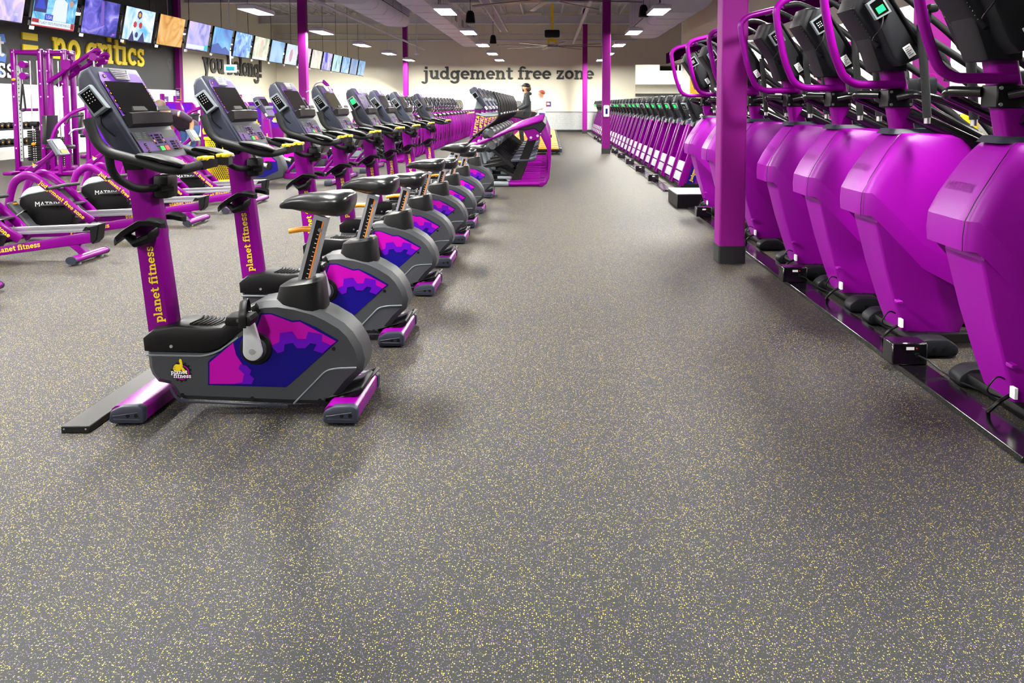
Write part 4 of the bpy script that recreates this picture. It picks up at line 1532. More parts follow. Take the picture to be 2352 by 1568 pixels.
def rear_console(t, dx, dz, w, lit, tuner_on_back=False, detail=True, dev='side'):
    """console seen from behind; offsets move the whole profile"""
    def Q(pl): return [(a + dx, b + dz) for a, b in pl]
    mb = MB()
    mb.prism(Q([(-.285, 1.90), (-.262, 1.965), (-.22, 1.985), (.015, 1.625), (.0, 1.60), (-.10, 1.557), (-.145, 1.60)]), -w, w, SLATE if False else BLACK_CON, 'y', .015, 2)
    mb.prism(Q([(-.225, 1.99), (-.205, 1.985), (.035, 1.625), (.02, 1.605)]), -w - .012, w + .012, BLACK, 'y', .008, 2)
    c = mb.build('console', t)
    mb = MB()
    mb.prism(Q([(-.345, 1.87), (-.30, 1.985), (-.22, 1.99), (-.12, 1.66), (-.20, 1.66)]), -w * .62, w * .62, BLACK_CON, 'y', .03, 3)
    if detail:
        for k in range(11):
            z = 1.70 + k * .017
            x = -.345 + (1.87 - z) * .145 / .21
            mb.box(dx + x + .002, dx + x + .03, -w * .56, w * .56, dz + z, dz + z + .006, BLACK)
        mb.sans('MATRIX', .045, V(dx - .335, 0, dz + 1.93), (0, -1, 0), V(.36, 0, .93), CHARCOAL, off=.012)
    mb.build('rear_cover', c)
    mb = MB()
    mb.prism(Q([(-.25, 1.75), (-.17, 1.535), (-.02, 1.535), (-.02, 1.62), (-.12, 1.75)]), -.105, .105, BLACK_CON, 'y', .015, 2)
    mb.build('neck_cover', c)
    mb = MB()
    dd = V(.235, 0, -.36).normalized()
    P0 = V(dx - .07, -w - .0145, dz + 1.635)
    nn = V(dd.z, 0, -dd.x) * -1
    mb.slab2([[(-.035, -.022), (.035, -.022), (.035, .022), (-.035, .022)]], P0, dd, V(-dd.z, 0, dd.x), LABELW, 0, .001)
    if detail:
        for k in range(5):
            mb.slab2([[(-.025 + k * .011, -.016), (-.021 + k * .011, -.016), (-.021 + k * .011, .014 - (k % 2) * .012), (-.025 + k * .011, .014 - (k % 2) * .012)]], P0, dd, V(-dd.z, 0, dd.x), STEELGREY, 0, .002)
    mb.build('sticker', c)
    # tuner
    if dev == 'side':
        o, ux, uy = V(dx - .245, -w - .002, dz + 1.865), dd, V(-dd.z, 0, dd.x)
    else:
        o, ux, uy = V(dx - .305, -.05, dz + 1.80), V(.35, -.94, 0).normalized(), V(-.46, -.17, .87).normalized()
    mb = MB()
    fr = [(-.05, -.045), (.05, -.045), (.055, .045), (-.055, .045)]
    if dev == 'back':
        fr = [(a * 1.25, b * 1.25) for a, b in fr]
    mb.slab2([fr], o, ux, uy, STEELGREY, .03, 0)
    tn = mb.build('channel_tuner', t)
    mb = MB()
    mb.slab2([[(a * .8, b * .78) for a, b in fr]], o, ux, uy, GLASS, 0, .031)
    if lit:
        q = 1.4 if dev == 'back' else 1
        mb.slab2([[(-.005 * q * (4 if dev == 'back' else 1), -.02 * q), (.03 * q, -.02 * q), (.03 * q, .024 * q), (-.005 * q * (4 if dev == 'back' else 1), .024 * q)]], o, ux, uy, LED, 0, .0318)
    else:
        mb.slab2([[(-.02 + .014 * i + e, -.02 + .012 * j + f) for e, f in ((0, 0), (.006, 0), (.006, .005), (0, .005))] for i in range(3) for j in range(3)], o, ux, uy, LABELW, 0, .0318)
    mb.build('display', tn)
    if detail:
        n = ux.cross(uy).normalized()
        mb = MB()
        mb.tube([o + n * .02 - ux * -.05, o + n * .05 + ux * .02 + V(0, 0, -.09), o + n * .02 + V(-.03, 0, -.17), V(dx - .2, -w * .6, dz + 1.69)], .0035, BLACK, 5, .05)
        mb.build('cable', c)
    return c

GRILLE = mat('pale_grey_step_plastic', 'a8acb0', .45)
BLACK_CON = mat('black_grained_plastic', '15161a', .5, spec=.2, grain=.2, gscale=1500)

def make_climber(lit=False):
    t = thing('climbing_trainer', 'c', 'climbing machine')
    mb = MB()
    def drop(ring, xn, k):
        return [V(p.x, p.y, p.z - k * min(.50, max(0.0, p.x - xn - .05) * 1.05)) for p in ring]
    up = [(1.192, .0, .16, .20, 0), (1.19, -.055, .2, .30, .1), (1.175, -.078, .215, .36, .25), (1.15, -.10, .225, .42, .45), (1.10, -.140, .236, .48, .62), (1.03, -.188, .245, .52, .78), (.952, -.238, .25, .54, .92), (.868, -.280, .252, .55, 1)]
    mb.loft([drop(ring_plan(x, w, xb, z), x, k) for z, x, w, xb, k in up], PURPLE_SHELL)
    dn = [(.868, -.280, .252, .55, 1), (.80, -.286, .250, .54, 1), (.742, -.283, .246, .53, 1)]
    mb.loft([drop(ring_plan(x, w, xb, z), x, k) for z, x, w, xb, k in dn] + [drop(ring_plan(-.215, .20, .50, .735, .06), -.215, 1)], PURPLE_SHELL, cap=False)
    up = [q[:4] for q in up]
    dn = [q[:4] for q in dn]
    shell = mb.build('nose_shell', t, angle=30)
    mb = MB()
    lg = [(.80, -.19, .20, .44), (.70, -.195, .212, .43), (.442, -.13, .20, .40), (.2, -.055, .185, .34), (.09, -.015, .175, .30), (.06, .0, .168, .28)]
    mb.loft([ring_plan(x, w, xb, z, .018) for z, x, w, xb in lg], PURPLE_SHELL)
    low = mb.build('lower_shroud', t, angle=14)
    mb = MB()
    mb.tube([(x - .0005, -w + .075, z) for z, x, w, xb in up[1:] + dn], .0022, PURPLE_DK, 5)
    mb.sans('MATRIX', .062, V(-.212, 0.0, .992), (0, -1, 0), V(.53, 0, .848).normalized(), PURPLE, off=.006)
    mb.build('embossed_lettering', shell)
    mb = MB()
    mb.box(-.085, -.055, -.215, -.17, .26, .275, PURPLE_SHELL, .003, 1)
    mb.build('latch', low)
    mb = MB()
    mb.box(-.05, -.036, -.186, -.15, .118, .165, LABELW)
    mb.build('service_label', low)
    # neck ring, post
    mb = MB()
    mb.loft([[V(x, y, 1.186) for x, y in fillet2([(-.11, -.10), (.15, -.13), (.20, -.08), (.20, .08), (.15, .13), (-.11, .10)], .03, 3)], [V(x, y, 1.215) for x, y in fillet2([(-.09, -.085), (.13, -.11), (.18, -.07), (.18, .07), (.13, .11), (-.09, .085)], .03, 3)]], SLATE)
    mb.build('neck_ring', t)
    b0, b1 = V(.005, 0, 1.2), V(-.075, 0, 1.60)
    sec = fillet2([(-.06, -.055), (.06, -.055), (.06, .055), (-.06, .055)], .03, 4)
    mb = MB()
    mb.loft([[b0 + V(x, y, 0) for x, y in sec], [b1 + V(x, y, 0) for x, y in sec]], PURPLE)
    post = mb.build('post', t)
    mb = MB()
    mb.box(-.105, .035, -.066, .066, 1.335, 1.435, BLACK, .006, 1, xf=None)
    cl = mb.build('clamp_plate', post)
    mb = MB()
    for x in (-.09, .02):
        for z in (1.35, 1.42):
            for s in (-1, 1):
                mb.cyl((x, s * .066, z), (x, s * .073, z), .008, CHROME, 10)
    mb.build('bolt', cl)
    # purple hand loop
    mb = MB()
    mb.tube([(-.02, -.055, 1.46), (-.30, -.09, 1.46), (-.37, -.095, 1.5), (-.432, -.1, 1.646), (-.483, -.1, 1.877), (-.495, -.1, 1.975), (-.465, -.1, 2.02), (-.42, -.1, 2.045), (-.28, -.1, 2.08), (-.19, -.1, 2.1)], .023, PURPLE, 12, .07)
    lp = mb.build('hand_loop', t)
    mb = MB()
    mb.tube([(-.2, -.26, 2.1), (-.2, .26, 2.1)], .02, PURPLE, 10)
    for s in (-.2, -.1, .12, .22):
        mb.ball((-.2, s, 2.122), .011, CHROME, 10, 6)
    mb.build('cross_bracket', lp)
    for s in (-1, 1):
        mb = MB()
        mb.tube([(-.2, s * .26, 2.1), (-.10, s * .27, 2.12), (.02, s * .28, 2.07), (.25, s * .3, 1.9), (.45, s * .31, 1.74), (.56, s * .31, 1.60), (.56, s * .29, 1.50)], .021, RUBBER, 10, .1)
        mb.build('top_grip', lp)
        mb = MB()
        mb.tube([(-.05, s * .06, 1.39), (.02, s * .12, 1.41), (.14, s * .17, 1.38), (.31, s * .22, 1.295), (.60, s * .25, 1.15), (1.05, s * .27, .92)], .024, BLACKGLOSS, 12, .1)
        mb.build('side_rail', t)
        mb = MB()
        mb.tube([(.0, s * .09, 1.30), (.34, s * .17, 1.132), (1.25, s * .18, .70), (1.5, s * .18, .35)], .036, BLACKGLOSS, 12, .1)
        mb.build('link_beam', t)
        mb = MB()
        mb.tube([(.0, s * .31, 1.28), (-.015, s * .31, 1.45), (-.05, s * .31, 1.77)], .022, RUBBER, 10, .05)
        mb.tube([(-.045, s * .31, 1.755), (.0, s * .31, 1.69), (.25, s * .32, 1.53), (.62, s * .33, 1.27), (.74, s * .33, 1.12), (.75, s * .33, 1.0)], .021, RUBBER, 10, .12)
        mb.tube([(-.02, s * .31, 1.62), (.25, s * .32, 1.43), (.6, s * .33, 1.18)], .02, RUBBER, 10, .08)
        mb.cyl((.0, s * .31, 1.25), (.0, s * .31, 1.285), .016, CHROME, 10)
        arm = mb.build('moving_handle', t)
        mb = MB()
        mb.box(-.055, .0, s * .31 - .02, s * .31 + .02, 1.77, 1.85, BLACK_CON, .012, 2)
        mb.box(-.02, .03, s * .31 - .035, s * .31 + .035, 1.83, 1.875, BLACK, .012, 2)
        mb.build('hand_switch', arm)
        mb = MB()
        mb.box(.055, .13, s * .10 - .05, s * .10 + .05, 1.40, 1.50, BLACK_CON, .015, 2)
        mb.build('bottle_holder', post)
        mb = MB()
        mb.prism([(.75, .33), (1.2, .26), (1.22, .29), (.8, .37), (.74, .42), (.72, .41)], s * .2 - .09, s * .2 + .09, BLACK, 'y', .01, 1)
        mb.tube([(1.15, s * .2, .27), (1.5, s * .18, .36)], .03, BLACKGLOSS, 10)
        mb.build('foot_pedal', t)
    mb = MB()
    mb.tube([(-.10, .06, 1.405), (-.19, .17, 1.41), (-.19, .2, 1.395), (-.1, .22, 1.36), (.1, .22, 1.27)], .024, BLACKGLOSS, 12, .06)
    mb.build('front_rail', t)
    # base
    mb = MB()
    mb.box(-.02, .14, -.32, .32, .03, .085, BLACK, .02, 2)
    st = mb.build('stabilizer', t)
    for s in (-1, 1):
        mb = MB()
        mb.prism(fillet2([(-.05, .01), (.18, .01), (.19, .06), (.13, .105), (.0, .105), (-.06, .06)], .025, 3), s * .31 - .06, s * .31 + .06, BLACK_CON, 'y', .02, 2)
        for x in (.05, .10):
            mb.cyl((x, s * .36, .05), (x, s * .3715, .05), .012, BLACK, 10)
        mb.build('end_cap', st)
        mb = MB()
        mb.cyl((.06, s * .29, 0), (.06, s * .29, .03), .022, CHARCOAL, 12)
        mb.build('leveller', st)
    mb = MB()
    for s in (-1, 1):
        mb.box(.1, 1.75, s * .16 - .03, s * .16 + .03, .03, .09, BLACKGLOSS, .01, 1)
    mb.box(1.6, 1.72, -.32, .32, .02, .08, BLACK, .015, 2)
    mb.cyl((1.5, -.19, .36), (1.5, .19, .36), .05, PURPLE, 14)
    for s in (-1, 1):
        mb.prism([(1.4, .08), (1.62, .08), (1.54, .4), (1.47, .4)], s * .12 - .02, s * .12 + .02, PURPLE, 'y')
    mb.build('base_frame', t)
    mb = MB()
    mb.tube([(-.02, -.12, .12), (-.10, -.16, .10), (-.13, -.14, .05), (-.09, -.06, .02), (-.14, .06, .015)], .009, BLACK, 6, .06)
    mb.tube([(-.03, -.10, .17), (-.09, -.12, .20), (-.13, -.10, .12), (-.05, -.09, .09)], .004, BLACK, 6, .05)
    mb.build('power_cord', t)
    rear_console(t, 0, 0, .215, lit)
    return t

c_dark, c_lit = make_climber(False), make_climber(True)
cl_y = [3.48, 4.57, 5.49, 6.48, 7.73, 8.9, 10.05]
lbl = ['purple climbing trainer nearest the camera, cut by the right edge', 'purple climbing trainer with a lit green tuner display', 'purple climbing trainer, third from the camera', 'purple climbing trainer just behind the front column',
       'purple climbing trainer, fifth from the camera', 'purple climbing trainer hidden behind the front column', 'last purple climbing trainer, by the black step box']
u1 = u2 = False
for i, y in enumerate(cl_y):
    if i == 1:
        c = c_lit
        c.location = (2.0, y, 0)
        c['label'] = lbl[i]
    elif not u1:
        c = c_dark
        u1 = True
        c.location = (2.0, y, 0)
        c['label'] = lbl[i]
    else:
        c = dup(c_dark, (2.0, y, 0), lbl[i])
    c['group'] = 'purple climbing trainers'

# ================================================================== stair climbers along the right side
def make_stair(lit, detail=True):
    t = thing('stair_climber', 's', 'stair climber')
    mb = MB()
    mb.box(.05, 1.5, -.36, .36, .03, .10, BLACK, .01, 1)
    for x in (.12, 1.4):
        for y in (-.3, .3):
            mb.cyl((x, y, 0), (x, y, .04), .03, CHARCOAL, 10)
    mb.build('base', t)
    for s in (-1, 1):
        mb = MB()
        y0, y1 = s * .345 - .028, s * .345 + .028
        mb.prism(fillet2([(.0, .06), (.09, .06), (.40, 1.02), (.30, 1.02)], .012, 2), y0, y1, PURPLE, 'y', .008, 2)
        rail = mb.build('side_rail', t)
        mb = MB()
        mb.prism([(.09, .08), (1.35, .08), (1.38, .35), (.85, .92), (.40, 1.0)], s * .33 - .012, s * .33 + .012, PURPLE, 'y', .006, 1)
        pn = mb.build('side_panel', t)
        mb = MB()
        d = V(.31, 0, .96).normalized()
        o = V(.12, s * .3425, .08)
        mb.slab2([[(0, -.14), (.8, -.14), (.8, -.012), (0, -.012)]] if s < 0 else [[(0, .012), (.8, .012), (.8, .14), (0, .14)]], o, d, V(-d.z, 0, d.x) * (1 if s < 0 else -1), NAVY, 0, .001)
        if detail:
            if s < 0:
                mb.text('judgement free zone', .034, o + d * .08 + V(d.z, 0, -d.x) * .09, d, V(-d.z, 0, d.x), YELLOW, off=.002)
            else:
                mb.text('judgement free zone', .034, o + d * .08 + V(d.z, 0, -d.x) * .05, d, V(d.z, 0, -d.x), YELLOW, off=.002)
        mb.build('decal', pn)
    mb = MB()
    mb.prism([(.045, .10), (.10, .10), (.385, 1.0), (.325, 1.0)], -.318, .318, PURPLE_PANEL, 'y')
    mb.build('front_panel', t)
    d = V(.285, 0, .9).normalized()
    n = V(-d.z, 0, d.x)
    for a0, a1 in ((.02, .17), (.182, .345)):
        mb = MB()
        o = V(.05, 0, .10)
        def G(a, y, f): return o + d * a + V(0, y, 0) + n * f
        mb.loft([[G(a0, -.31, 0), G(a0, .31, 0), G(a0 + .01, .31, .028), G(a0 + .01, -.31, .028)], [G(a1, -.31, 0), G(a1, .31, 0), G(a1 - .01, .31, .028), G(a1 - .01, -.31, .028)]], GRILLE)
        for k in range(5):
            a = a0 + .02 + k * (a1 - a0 - .03) / 5
            mb.loft([[G(a, -.29, .027), G(a, .29, .027), G(a, .29, .034), G(a, -.29, .034)], [G(a + .012, -.29, .027), G(a + .012, .29, .027), G(a + .012, .29, .034), G(a + .012, -.29, .034)]], GRILLE)
        mb.build('step_grille', t)
    mb = MB()
    mb.prism(fillet2([(.30, 1.0), (.52, 1.0), (.54, 1.08), (.46, 1.13), (.33, 1.10)], .02, 2), -.33, .33, SLATE, 'y', .01, 1)
    nk = mb.build('yoke', t)
    mb = MB()
    mb.prism([(.27, 1.0), (.33, .98), (.44, 1.16), (.40, 1.22), (.34, 1.15)], -.12, .12, BLACK, 'y', .015, 2)
    mb.build('neck', nk)
    for s in (-1, 1):
        mb = MB()
        mb.tube([(.5, s * .3, 1.06), (.62, s * .32, 1.22), (.75, s * .33, 1.25), (1.2, s * .34, 1.2), (1.3, s * .34, .9), (1.3, s * .34, .2)], .02, BLACK, 8, .08)
        mb.build('hand_rail', t)
    mb = MB()
    for k in range(4):
        mb.box(.5 + k * .22, .74 + k * .22, -.3, .3, .62 - k * .17 + .0, .66 - k * .17, BLACK)
    mb.build('step', t)
    rear_console(t, .47, -.47, .19, lit, detail=detail, dev='back')
    return t
st_on, st_off = make_stair(True), make_stair(False)
lit_set = {1, 2, 3, 4, 5, 7, 8, 9, 11, 13, 14, 16, 17, 18, 19, 25, 26}
f1 = f2 = True
for k in range(27):
    y = 13.1 + .98 * k
    on = k in lit_set
    lab = 'purple stair climber %s, %s in its row from the step box' % ('with green lit tuner' if on else 'with dark tuner', ORD[k])
    if on and f1:
        c, f1 = st_on, False
        c.location = (2.05, y, 0)
        c['label'] = lab
    elif not on and f2:
        c, f2 = st_off, False
        c.location = (2.05, y, 0)
        c['label'] = lab
    else:
        c = dup(st_on if on else st_off, (2.05, y, 0), lab)
    c['group'] = 'stair climbers along the right side'

# floor rails, power boxes, step box
def rail(y0, y1, label):
    mb = MB()
    mb.box(1.784, 1.93, y0, y1, 0, .028, BLACKGLOSS, .003, 1)
    mb.cyl((1.80, y0 - .0005, .016), (1.80, y0 + .001, .016), .004, CHROME, 8)
    tag(mb.build('floor_cable_rail'), label, 'cable rail', 'floor cable rails')
rail(2.95, 10.4, 'black cable rail on the floor in front of the climbing trainers')
rail(12.45, 39.0, 'black cable rail on the floor in front of the stair climbers')
t = thing('step_box', 'low black box on the floor between the two rows of climbers', 'box', (1.95, 10.85, 0))
mb = MB()
mb.box(-.27, .27, -.4, .4, 0, .175, BLACK, .006, 1)
mb.build('casing', t)
mb = MB()
mb.box(-.275, .275, -.405, .405, .175, .187, STEELGREY, .004, 1)
mb.build('lid', t)
def make_pbox():
    t = thing('power_box', 'p', 'power box')
    mb = MB()
    mb.box(-.09, .09, -.06, .06, 0, .115, BLACKGLOSS, .006, 1)
    mb.build('casing', t)
    mb = MB()
    mb.box(-.02, .02, -.0615, -.06, .08, .095, LABELW)
    mb.box(.03, .036, -.0615, -.06, .085, .091, RED)
    mb.cyl((.035, -.06, .055), (.035, -.075, .055), .012, BLACK, 10)
    mb.build('socket_face', t)
    mb = MB()
    mb.tube([(.035, -.07, .055), (.06, -.13, .05), (.10, -.2, .012), (.12, -.34, .008), (.17, -.45, .008), (.16, -.5, .02)], .005, BLACK, 6, .05)
    mb.build('cord', t)
    return t
p0 = make_pbox()
spots = [(1.955, 4.07), (1.955, 5.98), (1.955, 9.5)] + [(1.93, y) for y in (13.9, 15.9, 17.9, 20.0, 22.0, 24.1, 26.2, 28.4, 30.6)]
for i, (x, y) in enumerate(spots):
    lab = 'black power box with cord at the foot of the %s, %s from the camera' % ('climbing trainers' if i < 3 else 'stair climbers', ORD[i if i < 3 else i - 3])
    if i == 0:
        p0.location = (x - .12, y, .028)
        tag(p0, lab, 'power box', 'power boxes on the floor rail')
    else:
        dup(p0, (x - .12, y, .028), lab, group='power boxes on the floor rail')
# ================================================================== ellipticals (rider faces -x, rear fin at x = 0)
def front_console(t, T, d, w, L, lit=False, screen=None, post_label=None):
    """simple screen console seen from the rider's side, for machines further away"""
    T, d = Vector(T), Vector(d).normalized()
    n = V(-d.z, 0, d.x)
    P = console_frame(T, d, n)
    h = w / 2
    def S(v, o): q = P(0, v, o); return (q.x, q.z)
    mb = MB()
    mb.prism([S(0, 0), S(.01, .012), S(L, .012), S(L + .01, 0), S(L, -.04), S(L * .6, -.07), S(.05, -.10), S(0, -.08)], -h, h, SLATE, 'y', .015, 2)
    c = mb.build('console', t)
    mb = MB()
    ppoly(mb, P, [(-h + .02, L * .55), (h - .02, L * .55), (h - .02, .03), (-h + .02, .03)], CONSOLE_PURPLE, .0135)
    ppoly(mb, P, [(-h + .03, L * .95), (h - .03, L * .95), (h - .03, L * .7), (-h + .03, L * .7)], CONSOLE_PURPLE, .0135)
    mb.build('overlay', c)
    mb = MB()
    ppoly(mb, P, [(-h + .04, L * .5), (h - .04, L * .5), (h - .04, .06), (-h + .04, .06)], screen or GLASS, .015)
    mb.build('screen', c)
    mb = MB()
    mb.loft([[P(u, L * .56, .012), P(u, L * .56, .06), P(u, L * .66, .04), P(u, L * .68, .012)] for u in (-h + .02, h - .02)], STEELGREY)
    mb.build('reading_ledge', c)
    mb = MB()
    o = P(-h - .001, L * .3, -.05)
    mb.slab2([[(-.05, -.04), (.05, -.04), (.05, .04), (-.05, .04)]], o, d, n * -1 if False else V(-d.z, 0, d.x), STEELGREY, .02, 0)
    mb.slab2([[(-.038, -.03), (.038, -.03), (.038, .03), (-.038, .03)]], o, d, V(-d.z, 0, d.x), LED if lit else GLASS, 0, .0215)
    mb.build('channel_tuner', c)
    mb = MB()
    o = P(-h - .001, L * .9, -.02)
    mb.slab2([[(-.03, -.015), (.03, -.015), (.03, .015), (-.03, .015)]], o, d, V(-d.z, 0, d.x), LABELW, 0, .002)
    mb.build('sticker', c)
    return c

def make_elliptical():
    t = thing('elliptical_trainer', 'e', 'elliptical trainer')
    # base
    mb = MB()
    for s in (-1, 1):
        mb.tube([(-.66, s * .22, .045), (-.15, s * .22, .045)], .04, PURPLE, 10)
        mb.tube([(-.90, s * .22, .045), (-.66, s * .22, .045)], .045, STEELGREY, 10)
    mb.box(-1.75, -.7, -.10, .10, .03, .10, BLACK, .015, 1)
    mb.box(-1.78, -1.68, -.3, .3, .01, .09, PURPLE, .015, 1)
    mb.build('base_frame', t)
    fin = [(-.10, .0), (-.03, .05), (.01, .14), (.035, .35), (.045, .56), (.04, .77), (-.045, 1.0), (-.13, .93), (-.15, .88), (-.025, .62), (-.005, .42), (-.02, .2), (-.07, .09), (-.16, .09), (-.16, .005)]
    for s in (-1, 1):
        mb = MB()
        mb.prism(fin, s * .22 - .03, s * .22 + .03, PURPLE, 'y', .012, 2)
        mb.build('rear_fin', t)
    mb = MB()
    mb.prism(fillet2([(-.60, .94), (-.10, 1.085), (-.035, 1.03), (-.14, .875), (-.22, .955), (-.38, .925)], .02, 2), -.27, .27, BLACK_CON, 'y', .012, 1)
    mb.box(-.12, -.05, -.262, .262, 1.06, 1.075, WHITE) if False else None
    mb.build('rear_hood', t)
    mb = MB()
    for s in (-1, 1):
        mb.prism([(-.42, .93), (-.22, .96), (-.12, .87), (-.17, .77), (-.32, .75)], s * .24 - .02, s * .24 + .02, PURPLE, 'y', .008, 1)
        for q in ((-.29, .81), (-.18, .84)):
            mb.cyl((q[0], s * .24 - .03, q[1]), (q[0], s * .24 + .03, q[1]), .022, CHROME, 10)
    mb.build('hood_bracket', t)
    for s in (-1, 1):
        mb = MB()
        mb.prism([(-.33, .82), (-.19, .80), (-.45, .12), (-.62, .10)], s * .2 - .035, s * .2 + .035, BLACKGLOSS, 'y', .01, 1)
        mb.build('pillar', t)
        mb = MB()
        mb.tube([(-1.21, s * .27, .685), (-.6, s * .27, .945), (-.1, s * .27, 1.10)], .03, PURPLE, 10)
        mb.build('side_tube', t)
        mb = MB()
        for x, z in ((-1.0, .86), (-.98, .66)):
            mb.cyl((x, s * .2, z), (x + .06, s * .3, z + .02), .10, CHARCOAL, 14, .065)
        mb.build('pivot_cover', t)
        mb = MB()
        mb.prism([(-1.1, .30), (-.55, .37), (-.45, .41), (-.45, .45), (-.62, .43), (-1.1, .35)], s * .15 - .03, s * .15 + .03, BLACK, 'y', .006, 1)
        mb.prism([(-.98, .62), (-.94, .64), (-.56, .34), (-.60, .31)], s * .24 - .015, s * .24 + .015, BLACK, 'y')
        mb.prism([(-.85, .30), (-.80, .32), (-.45, .13), (-.50, .11)], s * .24 - .015, s * .24 + .015, BLACK, 'y')
        lk = mb.build('pedal_arm', t)
        mb = MB()
        mb.prism(fillet2([(-.62, .40), (-.25, .42), (-.20, .46), (-.22, .50), (-.30, .46), (-.62, .45)], .02, 2), s * .15 - .09, s * .15 + .09, SLATE, 'y', .012, 1)
        mb.build('pedal', lk)
        mb = MB()
        mb.tube([(-1.5, s * .25, .50), (-1.22, s * .27, .83), (-.85, s * .28, 1.10), (-.80, s * .28, 1.18), (-.82, s * .27, 1.40), (-.90, s * .26, 1.56)], .019, BLACK, 10, .08)
        mb.ball((-1.22, s * .27, .83), .035, BLACK, 10, 8)
        mb.build('moving_handle', t)
    mb = MB()
    mb.prism(fillet2([(-1.72, .10), (-1.70, .45), (-1.52, .66), (-1.20, .74), (-1.16, .66), (-1.08, .3), (-1.0, .10)], .05, 3), -.17, .17, STEELGREY, 'y', .04, 3)
    mb.build('drive_cover', t)
    mb = MB()
    mb.prism([(-1.34, .68), (-1.20, .68), (-1.12, 1.28), (-1.22, 1.28)], -.06, .06, PURPLE, 'y', .012, 1)
    mast = mb.build('mast', t)
    mb = MB()
    d = V(.11, 0, .6).normalized()
    for s in (-1, 1):
        ux = d
        uy = V(-d.z, 0, d.x) if s < 0 else V(d.z, 0, -d.x)
        mb.slab2([[(0, -.035), (.40, -.035), (.40, .035), (0, .035)]], V(-1.235, s * .06, .82), ux, uy, YELLOW, 0, .001) if False else None
        mb.text('ELLIPTICAL', .044, V(-1.205 if s < 0 else -1.27, s * .0605, .80), ux, uy, YELLOW, off=.002)
    mb.build('lettering', mast)
    mb = MB()
    mb.prism([(-1.24, 1.27), (-1.11, 1.27), (-1.02, 1.32), (-1.16, 1.52), (-1.2, 1.4)], -.09, .09, STEELGREY, 'y', .015, 1)
    mb.build('neck', t)
    mb = MB()
    for s in (-1, 1):
        mb.tube([(-1.2, s * .05, 1.2), (-1.05, s * .16, 1.16), (-.85, s * .2, 1.17), (-.78, s * .2, 1.2)], .018, STEELGREY, 8, .05)
    mb.build('fixed_grip', t)
    front_console(t, (-1.235, 0, 1.64), (.25, 0, -.37), .40, .45)
    return t
e0 = make_elliptical()
el_y = [13.45 + .94 * k for k in range(8)]
for i, y in enumerate(el_y):
    lab = 'purple elliptical in the middle row, %s' % ('nearest one, right behind the last bike' if i == 0 else '%s from the bikes' % ORD[i])
    if i == 0:
        e0.location = (0, y, 0)
        tag(e0, lab, 'elliptical trainer', 'ellipticals in the middle row')
    else:
        dup(e0, (0, y, 0), lab, group='ellipticals in the middle row')
for i in range(20):
    dup(e0, (-3.30, 18.9 + 1.02 * i, 0), 'purple elliptical in the left row, %s from the camera' % ORD[i], group='ellipticals in the left row')

# ================================================================== treadmills
def make_treadmill():
    t = thing('treadmill', 't', 'treadmill')
    mb = MB()
    mb.box(-1.75, -.02, -.27, .27, .14, .17, BELT, .01, 1)
    mb.build('belt', t)
    mb = MB()
    mb.box(-1.8, .0, -.40, .40, .07, .14, BLACK, .015, 1)
    mb.box(-.03, .03, -.41, .41, .06, .165, SLATE, .015, 2)
    mb.prism([(0.031, .07), (.031, .15)] + [(.034, .15), (.034, .07)], -.3, .3, PURPLE_DK, 'y')
    mb.sans('MATRIX', .07, V(.036, 0, .108), (0, 1, 0), (0, 0, 1), WHITE, off=.001)
    for y in (-.3, .3):
        for x in (-.1, -1.7):
            mb.cyl((x, y, 0), (x, y, .08), .035, CHARCOAL, 10)
    mb.build('deck', t)
    for s in (-1, 1):
        mb = MB()
        mb.box(-1.5, -.05, s * .335 - .06, s * .335 + .06, .14, .185, AMBER, .012, 1)
        mb.build('side_step', t)
    mb = MB()
    mb.prism(fillet2([(-2.1, .06), (-2.1, .22), (-1.95, .32), (-1.6, .30), (-1.48, .18), (-1.5, .08)], .04, 2), -.36, .36, AMBER, 'y', .02, 1)
    hd = mb.build('motor_hood', t)
    mb = MB()
    emblem(mb, V(-1.65, -.361, .22), (1, 0, 0), (0, 0, 1), .07, BLACK, MAGENTA, .002)
    mb.build('emblem', hd)
    for s in (-1, 1):
        mb = MB()
        mb.prism([(-1.72, .1), (-1.58, .1), (-1.42, 1.05), (-1.5, 1.05)], s * .38 - .03, s * .38 + .03, PURPLE, 'y', .01, 1)
        mb.build('upright', t)
        mb = MB()
        mb.tube([(-1.5, s * .37, 1.06), (-1.1, s * .37, 1.0), (-.85, s * .37, .93)], .028, BLACK, 10, .08)
        mb.build('hand_rail', t)
    mb = MB()
    mb.box(-1.55, -1.4, -.4, .4, 1.0, 1.08, BLACK, .02, 1)
    mb.build('cross_bar', t)
    front_console(t, (-1.62, 0, 1.50), (.24, 0, -.37), .5, .46)
    return t
t0 = make_treadmill()
for i in range(15):
    y = 22.1 + 1.06 * i
    lab = 'yellow and black treadmill in the middle row, %s from the ellipticals' % ORD[i]
    if i == 0:
        t0.location = (.33, y, 0)
        tag(t0, lab, 'treadmill', 'treadmills behind the ellipticals')
    else:
        dup(t0, (.33, y, 0), lab, group='treadmills behind the ellipticals')

